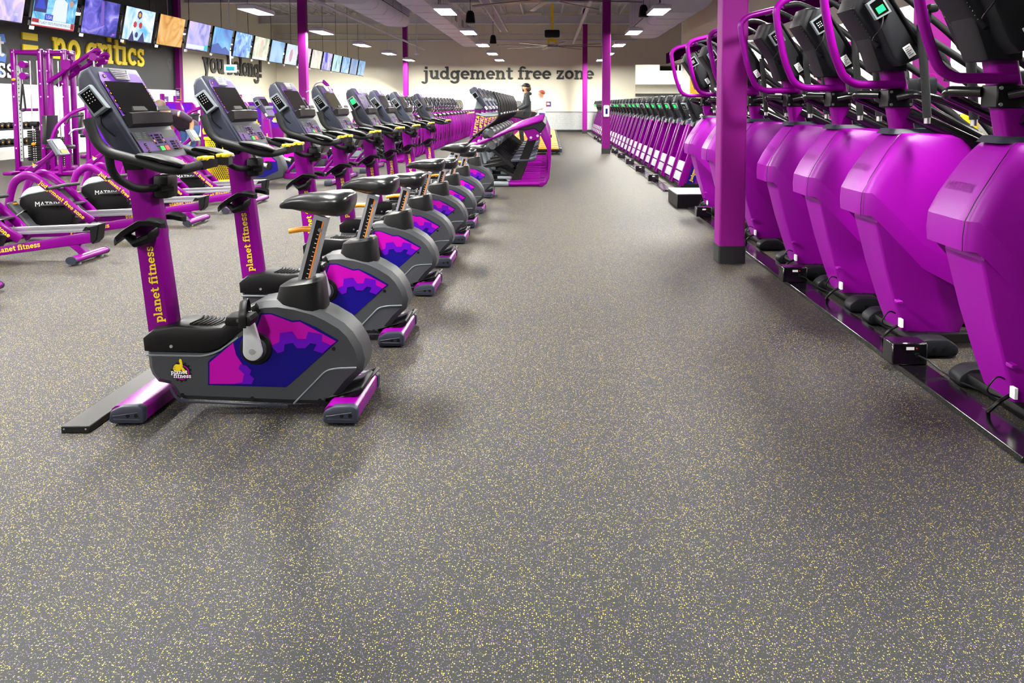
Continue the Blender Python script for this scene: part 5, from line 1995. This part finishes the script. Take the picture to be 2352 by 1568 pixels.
# ================================================================== recumbent bikes in the second row
def make_recumbent():
    t = thing('recumbent_bike', 'r', 'exercise bike')
    mb = MB()
    sh = fillet2([(-.42, .10), (-.46, .30), (-.30, .44), (-.02, .56), (.14, .58), (.26, .50), (.34, .30), (.32, .12), (.0, .06)], .05, 3)
    mb.prism(sh, -.11, .11, CHARCOAL, 'y', .025, 2)
    body = mb.build('body_shell', t)
    for s in (-1, 1):
        mb = MB()
        sx = 1 if s < 0 else -1
        f = lambda pl: [[(p[0] * sx, p[1]) for p in q] for q in pl]
        ux = V(sx, 0, 0)
        o = V(0, s * .11, 0)
        mb.slab2(f([[(-.38, .16), (-.38, .32), (-.05, .47), (.12, .50), (.22, .40), (.24, .24), (.0, .13)]]), o, ux, (0, 0, 1), NAVY, 0, .002)
        mb.slab2(f([[(-.05, .45), (.11, .485), (.205, .395), (.1, .40), (.0, .36), (-.1, .40)], [(-.37, .17), (-.37, .3), (-.28, .26), (-.3, .2)]]), o, ux, (0, 0, 1), MAGENTA, 0, .003)
        mb.build('side_decal', body)
        mb = MB()
        mb.cyl((.06, s * .10, .33), (.06, s * .13, .33), .075, BLACK, 24)
        ex, ez = (-.10, .38) if s < 0 else (.22, .28)
        mb.build('crank_hub', t)
        mb = MB()
        mb.tube([(.06, s * .145, .33), (ex, s * .15, ez)], (.035, .02), CAST, 10)
        mb.box(ex - .05, ex + .05, min(s * .16, s * .26), max(s * .16, s * .26), ez - .015, ez + .015, BLACK, .006, 1)
        mb.build('crank_arm', t)
    mb = MB()
    mb.prism([(-.42, .36), (-.28, .40), (-.36, 1.08), (-.46, 1.08)], -.05, .05, PURPLE, 'y', .012, 1)
    mast = mb.build('mast', t)
    mb = MB()
    d = V(-.07, 0, .7).normalized()
    mb.text('planet fitness', .022, V(-.355, -.0505, .55), d, V(-d.z, 0, d.x), YELLOW, off=.002)
    mb.build('lettering', mast)
    mb = MB()
    mb.box(.3, 1.15, -.05, .05, .10, .20, PURPLE, .012, 1)
    mb.tube([(.35, 0, .2), (.62, 0, .5)], .03, PURPLE, 10)
    mb.tube([(.62, -.04, .12), (.95, -.04, .48)], .028, PURPLE, 10)
    mb.tube([(.55, .04, .46), (1.02, .04, .46)], .03, PURPLE, 10)
    mb.build('seat_frame', t)
    for x in (-.4, 1.12):
        mb = MB()
        mb.box(x - .05, x + .05, -.26, .26, .015, .08, PURPLE, .012, 1)
        ft = mb.build('stabilizer_foot', t)
        for s in (-1, 1):
            mb = MB()
            mb.box(x - .065, x + .065, s * .27 - .04, s * .27 + .04, 0, .095, SLATE, .02, 2)
            mb.build('end_cap', ft)
    mb = MB()
    mb.box(.55, .98, -.22, .22, .48, .55, VINYL, .03, 3)
    mb.build('seat', t)
    mb = MB()
    mb.prism([(.92, .55), (1.0, .54), (1.22, 1.0), (1.15, 1.02)], -.21, .21, VINYL, 'y', .025, 3)
    mb.build('backrest', t)
    mb = MB()
    for s in (-1, 1):
        mb.tube([(.8, s * .2, .45), (.85, s * .3, .50), (.72, s * .31, .68), (.6, s * .31, .70)], .016, RUBBER, 8, .06)
    mb.tube([(.60, -.12, .44), (.60, -.3, .44)], .012, AMBER, 8)
    mb.build('seat_handle', t)
    front_console(t, (-.52, 0, 1.50), (.22, 0, -.38), .40, .42)
    return t
r0 = make_recumbent()
for i, y in enumerate((13.6, 14.85, 16.1, 17.3)):
    lab = 'recumbent exercise bike with navy side panel, %s from the yellow bin' % ORD[i]
    if i == 0:
        r0.location = (-4.78, y, 0)
        tag(r0, lab, 'exercise bike', 'recumbent bikes behind the upright bikes')
    else:
        dup(r0, (-4.78, y, 0), lab, group='recumbent bikes behind the upright bikes')

# ================================================================== rowers (rail end at x = -3.95)
def make_rower():
    t = thing('rowing_machine', 'r', 'rowing machine')
    mb = MB()
    r0_, r1_ = V(-1.25, 0, .235), V(.04, 0, .288)
    d = (r1_ - r0_).normalized()
    n = V(-d.z, 0, d.x)
    sec = [(-.035, -.03), (.035, -.03), (.035, -.012), (.028, -.008), (.028, .008), (.035, .012), (.035, .03), (-.035, .03), (-.035, .012), (-.028, .008), (-.028, -.008), (-.035, -.012)]
    mb.loft([[r0_ + V(0, a, 0) + n * b for a, b in sec], [r1_ + V(0, a, 0) + n * b for a, b in sec]], SILVER)
    mb.build('rail', t)
    mb = MB()
    mb.prism([(-1.3, .02), (-.92, .03), (.0, .16), (.02, .24), (-.06, .245), (-.9, .11), (-1.0, .15), (-1.3, .17)], -.032, .032, PURPLE, 'y', .01, 2)
    beam = mb.build('beam', t)
    mb = MB()
    bd = V(1, 0, .15).normalized()
    for s in (-1, 1):
        mb.text('planet fitness', .032, V(-.86, s * .032, .064) if s < 0 else V(-.46, s * .032, .124), bd * (1 if s < 0 else -1), V(-bd.z, 0, bd.x), YELLOW, off=.001)
    mb.build('lettering', beam)
    mb = MB()
    mb.prism([(-.05, .30), (.075, .325), (.06, .31), (.04, .19), (.0, .15), (-.02, .17), (-.02, .28)], -.06, .06, BLACK, 'y', .008, 1)
    mb.prism([(-.09, .26), (-.03, .27), (-.03, .30), (-.06, .30)], -.05, .05, BLACK, 'y')
    mb.build('end_stop', t)
    mb = MB()
    mb.prism([(-.22, .13), (-.14, .14), (-.04, .045), (-.10, .03)], -.035, .035, PURPLE, 'y', .006, 1)
    mb.tube([(-.07, -.25, .045), (-.07, .25, .045)], .042, PURPLE, 14, rz=.03)
    ft = mb.build('rear_foot', t)
    for s in (-1, 1):
        mb = MB()
        mb.tube([(-.07, s * .25, .045), (-.07, s * .262, .045)], .046, SLATE, 14, rz=.034)
        mb.build('end_cap', ft)
        mb = MB()
        mb.cyl((-.07, s * .17, 0), (-.07, s * .17, .02), .03, STEELGREY, 12)
        mb.build('leveller', ft)
    # arch frame
    for s in (-1, 1):
        mb = MB()
        mb.tube([(-1.42, s * .12, .03), (-1.40, s * .12, .42), (-1.34, s * .12, .60), (-1.21, s * .12, .665), (-1.10, s * .12, .61), (-.94, s * .12, .475), (-.72, s * .11, .285), (-.62, s * .06, .19)], .042, PURPLE, 12, .12, rz=.022)
        ar = mb.build('arch_frame', t)
        mb = MB()
        o = V(-1.075, s * .1425, .585) if s < 0 else V(-.76, s * .1425, .315)
        dd = V(.335, 0, -.285).normalized() * (1 if s < 0 else -1)
        uy = V(.285, 0, .335).normalized()
        mb.text('judgement free zone', .029, o - uy * .012, dd, uy, YELLOW, off=.001)
        mb.build('lettering', ar)
    mb = MB()
    mb.tube([(-1.42, -.3, .04), (-1.42, .3, .04)], .038, PURPLE, 12)
    mb.build('front_foot', t)
    mb = MB()
    mb.cyl((-1.185, -.05, .38), (-1.185, .05, .38), .155, WHITE, 32, None, .01)
    mb.build('flywheel', t)
    mb = MB()
    mb.prism(fillet2([(-1.36, .08), (-1.33, .42), (-1.24, .465), (-.98, .515), (-.86, .40), (-.80, .25), (-.85, .10)], .03, 3), -.075, .075, BLACK, 'y', .015, 2)
    h = mb.build('flywheel_housing', t)
    mb = MB()
    for s in (-1, 1):
        mb.sans('MATRIX', .07, V(-1.05, s * .0755, .36), (1 if s < 0 else -1, 0, 0), (0, 0, 1), WHITE, off=.001)
        mb.tube([(-1.33, s * .076, .42), (-1.24, s * .077, .46), (-.98, s * .077, .51)], .008, STEELGREY, 6)
    mb.build('lettering', h)
    # seat, foot plates, handle, monitor
    mb = MB()
    rings = []
    for x, w, z0, z1 in ((-1.20, .05, .33, .345), (-1.16, .12, .335, .362), (-1.0, .15, .34, .375), (-.86, .14, .345, .378), (-.80, .08, .36, .374)):
        rings.append([V(x + .06, w * math.cos(a), (z0 + z1) / 2 + (z1 - z0) / 2 * math.sin(a)) for a in [2 * PI * k / 16 for k in range(16)]])
    mb.loft(rings, VINYL)
    seat = mb.build('seat', t)
    mb = MB()
    mb.prism([(-1.06, .34), (-.84, .34), (-.88, .22), (-1.0, .22)], -.06, .06, BLACK, 'y', .01, 1)
    mb.build('carriage', seat)
    for s in (-1, 1):
        mb = MB()
        mb.prism([(-1.36, .39), (-1.33, .40), (-1.14, .17), (-1.10, .16), (-1.16, .13), (-1.24, .16)], s * .17 - .06, s * .17 + .06, CHARCOAL, 'y', .012, 1)
        mb.box(-1.345, -1.30, s * .17 - .025, s * .17 + .025, .375, .385, AMBER, xf=None)
        mb.tube([(-1.26, s * .17 - .07, .27), (-1.22, s * .17, .32), (-1.26, s * .17 + .07, .27)], .02, BLACK, 8, .03, rz=.005)
        mb.build('foot_plate', t)
    mb = MB()
    mb.tube([(-.93, -.26, .535), (-.92, 0, .545), (-.93, .26, .535)], .017, RUBBER, 10)
    mb.tube([(-1.02, 0, .51), (-.92, 0, .545)], .012, BLACK, 8)
    mb.build('pull_bar', t)
    mb = MB()
    mb.prism([(-1.32, .60), (-1.24, .66), (-.985, .86), (-1.01, .90), (-1.10, .82), (-1.30, .70)], -.025, .025, PURPLE, 'y', .008, 1)
    am = mb.build('monitor_arm', t)
    mb = MB()
    emblem(mb, V(-1.19, -.0255, .745), V(.255, 0, .2).normalized(), V(-.2, 0, .255).normalized(), .028, BLACK, MAGENTA, .001)
    mb.build('emblem', am)
    mb = MB()
    mb.prism([(-1.03, 1.0), (-.99, 1.01), (-.895, .855), (-.94, .84)], -.09, .09, STEELGREY, 'y', .01, 1)
    mn = mb.build('monitor', t)
    mb = MB()
    d2 = V(.095, 0, -.155).normalized()
    n2 = V(-d2.z, 0, d2.x)
    P = console_frame((-.985, 0, 1.01), d2, n2)
    plate(mb, P, -.07, .07, .02, .12, WHITE, .003)
    plate(mb, P, -.05, .05, .13, .165, AMBER, .003)
    mb.build('display', mn)
    return t
w0 = make_rower()
row_y = [5.52, 6.93, 8.03, 9.09, 10.15, 11.08]
for i, y in enumerate(row_y):
    lab = 'purple rowing machine with aluminium rail, %s' % ('nearest the camera, mostly cut by the left edge' if i == 0 else '%s of the six from the camera' % ORD[i])
    if i == 0:
        w0.location = (-3.93, y, 0)
        tag(w0, lab, 'rowing machine', 'rowing machines left of the bikes')
    else:
        dup(w0, (-3.93, y, 0), lab, group='rowing machines left of the bikes')
# ================================================================== strength equipment on the left
def stack(t, x, y, z0, z1, w=.28):
    mb = MB()
    n = 14
    h = (z1 - z0) / n
    for k in range(n):
        mb.box(x - w / 2, x + w / 2, y - .07, y + .07, z0 + k * h, z0 + k * h + h * .86, BLACK, .004, 1)
    for k in range(n):
        mb.box(x - .03, x - .012, y - .072, y - .07, z0 + k * h + h * .3, z0 + k * h + h * .6, LABELW)
        mb.box(x + .012, x + .03, y - .072, y - .07, z0 + k * h + h * .3, z0 + k * h + h * .6, LABELW)
    s = mb.build('weight_stack', t)
    mb = MB()
    mb.ball((x, y - .10, z0 + (z1 - z0) * .55), (.045, .03, .035), AMBER, 12, 8)
    mb.build('selector_pin', s)
    mb = MB()
    for q in (-.07, .07):
        mb.cyl((x + q, y, z1), (x + q, y, 2.2), .012, CHROME, 8)
    mb.build('guide_rod', t)

t = thing('cable_station', 'tall purple cable crossover station with weight stacks at the left edge', 'weight machine', (-9.9, 15.7, 0))
mb = MB()
for x, y in ((-.46, 0), (.06, 0), (.20, .05), (.49, .05), (-.2, .5), (.35, .55)):
    mb.box(x - .045, x + .045, y - .045, y + .045, 0.03, 2.42, PURPLE, .018, 2)
for z in (2.36, .10):
    mb.tube([(-.46, 0, z), (-.2, .5, z), (.35, .55, z), (.52, .1, z), (.49, .05, z)], .045, PURPLE, 10, .08)
    mb.tube([(-.46, 0, z), (.06, 0, z)], .045, PURPLE, 10)
    mb.tube([(.20, .05, z), (.49, .05, z)], .045, PURPLE, 10)
mb.box(-.6, .62, -.10, .10, 0, .06, PURPLE, .015, 1)
mb.box(-.55, -.37, -.35, .6, 0, .06, PURPLE, .015, 1)
mb.box(.4, .58, -.3, .7, 0, .06, PURPLE, .015, 1)
mb.tube([(-.46, 0, 1.25), (-.2, .4, 1.25), (-.2, .5, 1.25)], .03, PURPLE, 8)
fr = mb.build('frame', t)
mb = MB()
for x in (-.46, .06, .20, .49):
    for z in (.5, .95, 1.5, 1.75, 2.0, 2.36):
        mb.ball((x, -.048, z), (.016, .008, .016), CHROME, 8, 6)
mb.build('bolt', fr)
for z0_, y in ((1.78, -.05), (1.72, .25)):
    mb = MB()
    mb.tube([(.22, y, z0_), (.75, y - .05, z0_ + .33), (1.22, y - .1, z0_ + .62), (1.28, y - .08, z0_ + .60), (1.18, y, z0_ + .50), (1.0, y + .02, z0_ + .4)], .042, PURPLE, 10, .06)
    mb.cyl((.62, y - .09, z0_ + .34), (.62, y + .0, z0_ + .34), .10, PURPLE, 18)
    mb.cyl((1.17, y - .13, z0_ + .48), (1.17, y - .03, z0_ + .48), .075, PURPLE, 18)
    mb.tube([(1.16, y - .08, z0_ + .4), (1.16, y - .08, z0_ + .2)], .012, CHROME, 6)
    mb.build('boom_arm', t)
mb = MB()
mb.box(-.38, -.32, -.06, -.03, .25, 2.1, SILVER)
for k in range(22):
    mb.cyl((-.35, -.061, .3 + k * .08), (-.35, -.0605, .3 + k * .08), .012, BLACK, 8)
mb.build('ladder_rail', t)
mb = MB()
for z in (2.12, 1.9):
    mb.cyl((-.24, -.10, z), (-.24, .0, z), .07, PURPLE, 16)
mb.ball((-.43, -.08, 1.83), (.04, .03, .03), AMBER, 10, 8)
mb.build('pulley', t)
stack(t, -.16, .12, .25, .85)
stack(t, .34, .2, .12, .72, .2)
mb = MB()
for z in (.98, .82):
    mb.cyl((.20, -.05, z), (.36, -.05, z), .045, RUBBER, 12)
mb.cyl((.0, -.06, .98), (-.12, -.06, .98), .045, RUBBER, 12)
mb.build('roller_pad', t)
mb = MB()
mb.tube([(-.26, -.08, 1.75), (-.32, -.08, 1.25), (-.27, -.08, 1.22), (-.22, -.08, 1.25), (-.26, -.08, 1.75)], .018, RUBBER, 8, .03)
mb.tube([(-.26, -.08, 1.75), (-.26, -.08, 2.1)], .006, CHROME, 6)
mb.build('rope_handle', t)

def make_weight_machine():
    t = thing('weight_machine', 'm', 'weight machine')
    mb = MB()
    mb.prism(fillet2([(-.30, .06), (.30, .06), (.32, 1.2), (.22, 1.42), (-.22, 1.42), (-.32, 1.2)], .05, 3), -.06, .06, PURPLE, 'y', .015, 2)
    sh = mb.build('shroud', t)
    mb = MB()
    mb.slab2([rrect(.34, .8, .05)], V(.0, -.06, .98), (1, 0, 0), (0, 0, 1), VIOLET, 0, .002)
    emblem(mb, V(.05, -.06, .82), (1, 0, 0), (0, 0, 1), .11, BLACK, MAGENTA, .003)
    mb.build('emblem', sh)
    mb = MB()
    mb.box(-.40, -.32, -.05, .05, .05, 1.62, PURPLE, .015, 1)
    mb.tube([(-.36, 0, 1.3), (-.55, -.2, 1.2), (-.75, -.35, .95), (-.85, -.4, .6)], .035, PURPLE, 10, .1)
    mb.box(-.9, .35, -.05, .05, .01, .08, PURPLE, .015, 1)
    mb.box(-.95, -.85, -.45, .3, .01, .08, PURPLE, .015, 1)
    mb.tube([(-.8, -.2, .05), (-.78, -.2, .55)], .035, PURPLE, 10)
    mb.build('frame', t)
    mb = MB()
    mb.box(-.95, -.6, -.4, .0, .52, .60, VINYL, .03, 2)
    mb.build('seat', t)
    mb = MB()
    mb.prism([(-1.02, .62), (-.93, .60), (-.90, 1.15), (-1.0, 1.15)], -.38, -.02, VINYL, 'y', .025, 2)
    mb.build('back_pad', t)
    mb = MB()
    mb.tube([(-.4, -.08, 1.15), (-.55, -.25, 1.12), (-.58, -.32, 1.0)], .018, RUBBER, 8, .05)
    mb.tube([(-.4, -.08, .9), (-.5, -.28, .88), (-.55, -.3, .8)], .018, CHROME, 8, .05)
    mb.build('press_arm', t)
    return t
m0 = make_weight_machine()
wm = [(-8.32, 15.2, 0, 'weight machine with purple emblem shroud behind the nearest bike console'), (-6.75, 16.6, 0, 'weight machine with purple emblem shroud beside the yellow mesh bin'),
      (-11.0, 20.9, .3, 'purple weight machine between the cable station and the mural'), (-9.3, 20.0, -.4, 'purple weight machine behind the cable station'), (-8.0, 22.0, .2, 'purple weight machine standing under the televisions'),
      (-11.2, 25.0, 0, 'purple weight machine nearest the yellow slogan'), (-9.2, 27.0, .3, 'purple weight machine near the column in the left wall'), (-7.4, 19.2, 0, 'purple weight machine left of the recumbent bikes')]
for i, (x, y, rz, lab) in enumerate(wm):
    if i == 0:
        m0.location = (x, y, 0)
        tag(m0, lab, 'weight machine', 'purple weight machines')
    else:
        dup(m0, (x, y, 0), lab, rz, 'purple weight machines')

t = thing('pulldown_tower', 'purple pulldown tower with a bent chrome bar behind the fourth bike', 'weight machine', (-5.75, 20.6, 0))
mb = MB()
mb.box(.15, .25, -.05, .05, .0, 1.75, PURPLE, .015, 1)
mb.tube([(.2, 0, 1.7), (.1, 0, 1.86), (.0, 0, 1.95)], .045, PURPLE, 10)
mb.box(-.2, .4, -.3, .3, 0, .06, PURPLE, .015, 1)
mb.build('frame', t)
mb = MB()
mb.tube([(.02, 0, 1.93), (-.06, -.1, 1.92), (-.14, -.2, 1.86), (-.16, -.3, 1.76), (-.32, -.36, 1.66)], .018, CHROME, 8, .06)
mb.tube([(.02, 0, 1.93), (.06, .1, 1.92), (.1, .3, 1.8), (.05, .42, 1.68)], .018, CHROME, 8, .06)
mb.build('pull_bar', t)

# dumbbell rack
t = thing('dumbbell_rack', 'black two tier dumbbell rack by the left wall', 'rack', (-12.55, 18.6, 0))
mb = MB()
for z in (.42, .80):
    mb.box(-.2, .2, -1.3, 1.3, z - .04, z, BLACK, .01, 1)
for y in (-1.2, 1.2):
    mb.box(-.05, .05, y - .04, y + .04, 0, .9, PURPLE, .01, 1)
    mb.box(-.28, .28, y - .04, y + .04, 0, .05, PURPLE, .01, 1)
mb.build('shelf', t)
def make_db():
    t = thing('dumbbell', 'd', 'dumbbell')
    mb = MB()
    mb.cyl((-.07, 0, .07), (.07, 0, .07), .016, CHROME, 8)
    mb.build('handle', t)
    for s in (-1, 1):
        mb = MB()
        mb.cyl((s * .06, 0, .07), (s * .15, 0, .07), .07, BLACK, 12, None, .012)
        mb.cyl((s * .15, 0, .07), (s * .1505, 0, .07), .02, AMBER, 8)
        mb.build('weight_head', t)
    return t
db0 = make_db()
k = 0
for zi, z in enumerate((.42, .80)):
    for j in range(12):
        y = 18.6 - 1.15 + j * .209
        lab = 'black round dumbbell on the %s tier of the rack, %s from its near end' % (('lower', 'upper')[zi], ORD[j])
        if k == 0:
            db0.location = (-12.55, y, z)
            tag(db0, lab, 'dumbbell', 'dumbbells on the rack')
        else:
            dup(db0, (-12.55, y, z), lab, group='dumbbells on the rack')
        k += 1

# yellow mesh bin
t = thing('mesh_bin', 'yellow perforated metal bin behind the second bike', 'bin', (-5.80, 14.2, 0))
mb = MB()
NS, H, RB, RT = 44, .74, .215, .245
for s in (-1, 1):
    for k in range(NS):
        pts = []
        for j in range(13):
            a = 2 * PI * k / NS + s * j * .125
            r_ = RB + (RT - RB) * j / 12
            pts.append(V(r_ * math.cos(a), r_ * math.sin(a), .02 + H * j / 12))
        mb.tube(pts, .0055, YELLOW, 4, rz=.003)
mb.build('mesh_wall', t)
mb = MB()
mb.lathe([(RT - .012, .74), (RT + .014, .74), (RT + .018, .76), (RT + .014, .785), (RT - .012, .785)], YELLOW, seg=32, cap=False)
mb.lathe([(RB - .01, 0), (RB + .012, 0), (RB + .012, .04), (RB - .01, .04)], YELLOW, seg=32, cap=False)
mb.build('rim', t)
mb = MB()
mb.lathe([(RB - .02, .01), (RT - .02, .76)], BLACK, seg=24, cap=False)
mb.build('liner', t)
mb = MB()
rings = []
for j in range(7):
    a = R(200 - j * 22)
    rings.append([V(-.02 + .22 * math.cos(a), yy, .80 + .24 * math.sin(R(10 + j * 14))) for yy in (-.15, .15)] + [V(-.02 + .205 * math.cos(a), yy, .79 + .235 * math.sin(R(10 + j * 14))) for yy in (.15, -.15)])
mb.loft(rings, YELLOW)
mb.build('swing_lid', t)

# ================================================================== people
def skin_obj(verts, edges, radii):
    me = bpy.data.meshes.new('skin_tmp')
    me.from_pydata([tuple(v) for v in verts], edges, [])
    ob = bpy.data.objects.new('skin_tmp', me)
    COL.objects.link(ob)
    m = ob.modifiers.new('skin', 'SKIN')
    m.use_smooth_shade = True
    sl = me.skin_vertices[0].data
    for i, r_ in enumerate(radii):
        rr = r_ if isinstance(r_, tuple) else (r_, r_)
        sl[i].radius = rr
        sl[i].use_root = (i == 0)
    ob.modifiers.new('sub', 'SUBSURF').levels = 2
    dg = bpy.context.evaluated_depsgraph_get()
    out = bpy.data.meshes.new_from_object(ob.evaluated_get(dg))
    bpy.data.objects.remove(ob, do_unlink=True)
    bpy.data.meshes.remove(me)
    t = bmesh.new()
    t.from_mesh(out)
    bpy.data.meshes.remove(out)
    return t

def person(label, loc, rz, top, legs, hair, cap=False, beard=False, glasses=False, hood=False, shorts=False, step=.2, arm_f=.35, hgt=1.0, shoe=BLACK, sleeves=True, lean=0.0):
    """local: +x forward, +y left"""
    p = thing('person', label, 'person', loc, rz)
    J = {}
    J['pel'] = V(0, 0, .96)
    J['hem'] = V(0, 0, .84)
    J['sp'] = V(.01, 0, 1.14)
    J['ch'] = V(.0, 0, 1.34)
    J['nk'] = V(.015, 0, 1.50)
    J['hd0'] = V(.03, 0, 1.595)
    J['hd1'] = V(.035, 0, 1.67)
    J['hd2'] = V(.025, 0, 1.735)
    for s, n in ((1, 'l'), (-1, 'r')):
        f = step * s
        J['hp' + n] = V(0, s * .09, .92)
        J['kn' + n] = V(.06 + f * .7, s * .095, .50)
        J['an' + n] = V(f * 1.1 - .05, s * .095, .09 + max(0, -f) * .25)
        J['to' + n] = J['an' + n] + V(.14, 0, -.05)
        J['sh' + n] = V(-.005, s * .18, 1.43)
        J['el' + n] = V(.02 + arm_f * .12 - f * .4, s * .235, 1.15)
        J['wr' + n] = V(.12 + arm_f * .75 - f * .4, s * .20, 1.00 + arm_f * .12)
        J['pm' + n] = J['wr' + n] + (J['wr' + n] - J['el' + n]).normalized() * .07
    sc = Matrix.Scale(hgt, 4)
    low = sc
    Lm = Matrix.Translation(J['pel']) @ Matrix.Rotation(lean, 4, 'Y') @ Matrix.Translation(-J['pel'])
    def mk(names, edges, rad):
        idx = {n: i for i, n in enumerate(names)}
        return skin_obj([J[n] for n in names], [(idx[a], idx[b]) for a, b in edges], [rad[n] for n in names])
    names = ['pel', 'sp', 'ch', 'nk', 'hd0', 'hd1', 'hd2'] + [a + n for n in 'lr' for a in ('hp', 'kn', 'an', 'to', 'sh', 'el', 'wr', 'pm')]
    edges = [('pel', 'sp'), ('sp', 'ch'), ('ch', 'nk'), ('nk', 'hd0'), ('hd0', 'hd1'), ('hd1', 'hd2')]
    for n in 'lr':
        edges += [('pel', 'hp' + n), ('hp' + n, 'kn' + n), ('kn' + n, 'an' + n), ('an' + n, 'to' + n), ('ch', 'sh' + n), ('sh' + n, 'el' + n), ('el' + n, 'wr' + n), ('wr' + n, 'pm' + n)]
    rad = {'pel': (.08, .07), 'sp': (.10, .085), 'ch': (.14, .11), 'nk': .052, 'hd0': .085, 'hd1': .125, 'hd2': .105}
    for n in 'lr':
        rad.update({'hp' + n: .085, 'kn' + n: .058, 'an' + n: .042, 'to' + n: .04, 'sh' + n: .058, 'el' + n: .043, 'wr' + n: .03, 'pm' + n: .035})
    if lean:
        for k in list(J):
            if k[:2] not in ('pe', 'hp', 'kn', 'an', 'to'):
                J[k] = Lm @ J[k]
    up = sc @ Lm
    mb = MB()
    mb.add(mk(names, edges, rad), SKIN, sc)
    hc = V(.035, 0, 1.66)
    sc = up
    fx = .104
    mb.ball(hc + V(fx, 0, -.01), (.018, .013, .024), SKIN, 8, 6, xf=sc)
    for s in (-1, 1):
        mb.ball(hc + V(.0, s * .095, -.01), (.02, .012, .03), SKIN, 8, 6, xf=sc)
        mb.ball(hc + V(fx - .012, s * .034, .018), (.01, .013, .009), WHITE, 8, 6, xf=sc)
        mb.ball(hc + V(fx - .003, s * .034, .018), (.004, .006, .006), BLACK, 6, 4, xf=sc)
    mb.ball(hc + V(fx - .01, 0, -.052), (.01, .026, .007), RED, 8, 6, xf=sc)
    sc = low
    for n, s in (('l', 1), ('r', -1)):
        w, pm = J['wr' + n], J['pm' + n]
        d = (pm - w).normalized()
        side = V(0, s, 0)
        for k, (o, L) in enumerate(((-.027, .058), (-.009, .068), (.009, .064), (.026, .05))):
            b = pm + d * .012 + V(0, 0, -o)
            mb.tube([b, b + d * L * .5 + V(0, -s * .006, -.005), b + d * L * .85 + V(0, -s * .022, -.018)], (.0095, .007), SKIN, 6, xf=sc)
        b = w + d * .03 + V(0, 0, .025)
        mb.tube([b, b + d * .03 + V(0, -s * .01, .02), b + d * .06 + V(0, -s * .02, .018)], (.011, .008), SKIN, 6, xf=sc)
    mb.build('body', p)
    # trousers
    mb = MB()
    mb.ball(J['pel'] + V(-.01, 0, -.03), (.12, .155, .12), legs, 18, 12, xf=sc)
    for n in 'lr':
        mb.tube([J['hp' + n] + V(0, 0, .05), J['hp' + n] + V(.01, 0, -.1), J['kn' + n], J['an' + n] + V(0, 0, -.03)], (.118, .062), legs, 14, .12, xf=sc)
    mb.build('trousers', p)
    nm = ['sp', 'pel', 'hem', 'ch', 'nk'] + [a + n for n in 'lr' for a in (('sh', 'el', 'wr') if sleeves else ('sh', 'el'))]
    ed = [('sp', 'pel'), ('pel', 'hem'), ('sp', 'ch'), ('ch', 'nk')]
    rd = {'sp': (.155, .135), 'pel': (.175, .15), 'hem': (.18, .155), 'ch': (.162, .13), 'nk': .07}
    for n in 'lr':
        ed += [('ch', 'sh' + n), ('sh' + n, 'el' + n)] + ([('el' + n, 'wr' + n)] if sleeves else [])
        rd.update({'sh' + n: .075, 'el' + n: .06, 'wr' + n: .045})
    mb = MB()
    mb.add(mk(nm, ed, rd), top, sc)
    sc = up
    if hood:
        mb.ball((-.075, 0, 1.49), (.07, .11, .05), top, 14, 8, xf=sc)
        mb.tube([(.06, -.09, 1.47), (-.02, -.12, 1.51), (-.09, 0, 1.52), (-.02, .12, 1.51), (.06, .09, 1.47)], .028, top, 8, .05, xf=sc)
    mb.build('hoodie' if hood else 'shirt', p)
    mb = MB()
    if cap:
        mb.ball((.02, 0, 1.71), (.125, .116, .085), BLACK, 16, 10, xf=sc)
        mb.prism(fillet2([(.05, -.08), (.17, -.05), (.19, 0), (.17, .05), (.05, .08)], .03, 3), 1.70, 1.712, BLACK, 'z', xf=sc)
        mb.build('cap', p)
        mb = MB()
        mb.ball((-.035, 0, 1.63), (.09, .11, .09), hair, 14, 8, xf=sc)
    else:
        mb.ball((.008, 0, 1.705), (.122, .116, .095), hair, 16, 10, xf=sc)
    if beard:
        mb.ball((.09, 0, 1.60), (.05, .072, .06), hair, 12, 8, xf=sc)
    mb.build('hair', p)
    if glasses:
        mb = MB()
        for s in (-1, 1):
            mb.box(.118, .126, s * .035 - .024, s * .035 + .024, 1.66, 1.69, GLASS, .004, 1, xf=sc)
            mb.tube([(.122, s * .06, 1.68), (.02, s * .1, 1.68)], .004, BLACK, 5, xf=sc)
        mb.build('glasses', p)
    sc = low
    for n in 'lr':
        a = J['an' + n]
        mb = MB()
        mb.prism(fillet2([(-.09, -.085), (.17, -.085), (.19, -.06), (.14, -.02), (.05, .02), (-.09, .03)], .02, 3), -.045, .045, shoe, 'y', .018, 2, xf=sc @ Matrix.Translation(a))
        mb.build('shoe', p)
    return p
person('bearded man in black hoodie and cap walking on a treadmill', (-.62, 23.16, .17), PI, HOODIE, HOODIE, HAIR, cap=True, beard=True, glasses=True, hood=True, step=.16, arm_f=.25)
person('person in white shirt and blue jeans walking on a treadmill further back', (-.22, 27.4, .17), PI, WHITESHIRT, BLUEJEAN, mat('red_hair', '8a3a20', .7), step=.2, arm_f=.4, hgt=.93)
person('person in green shirt reaching forward near the back wall', (-2.6, 33.2, 0), PI, GREENSHIRT, HOODIE, HAIR, step=.12, arm_f=.7, hgt=.93, sleeves=False)
person('person in blue jeans and dark top bending forward behind the nearest bike console', (-6.5, 14.6, 0), -PI / 2 - .4, DARKCLOTH, BLUEJEAN, HAIR, step=.1, arm_f=.2, sleeves=False, lean=1.05)
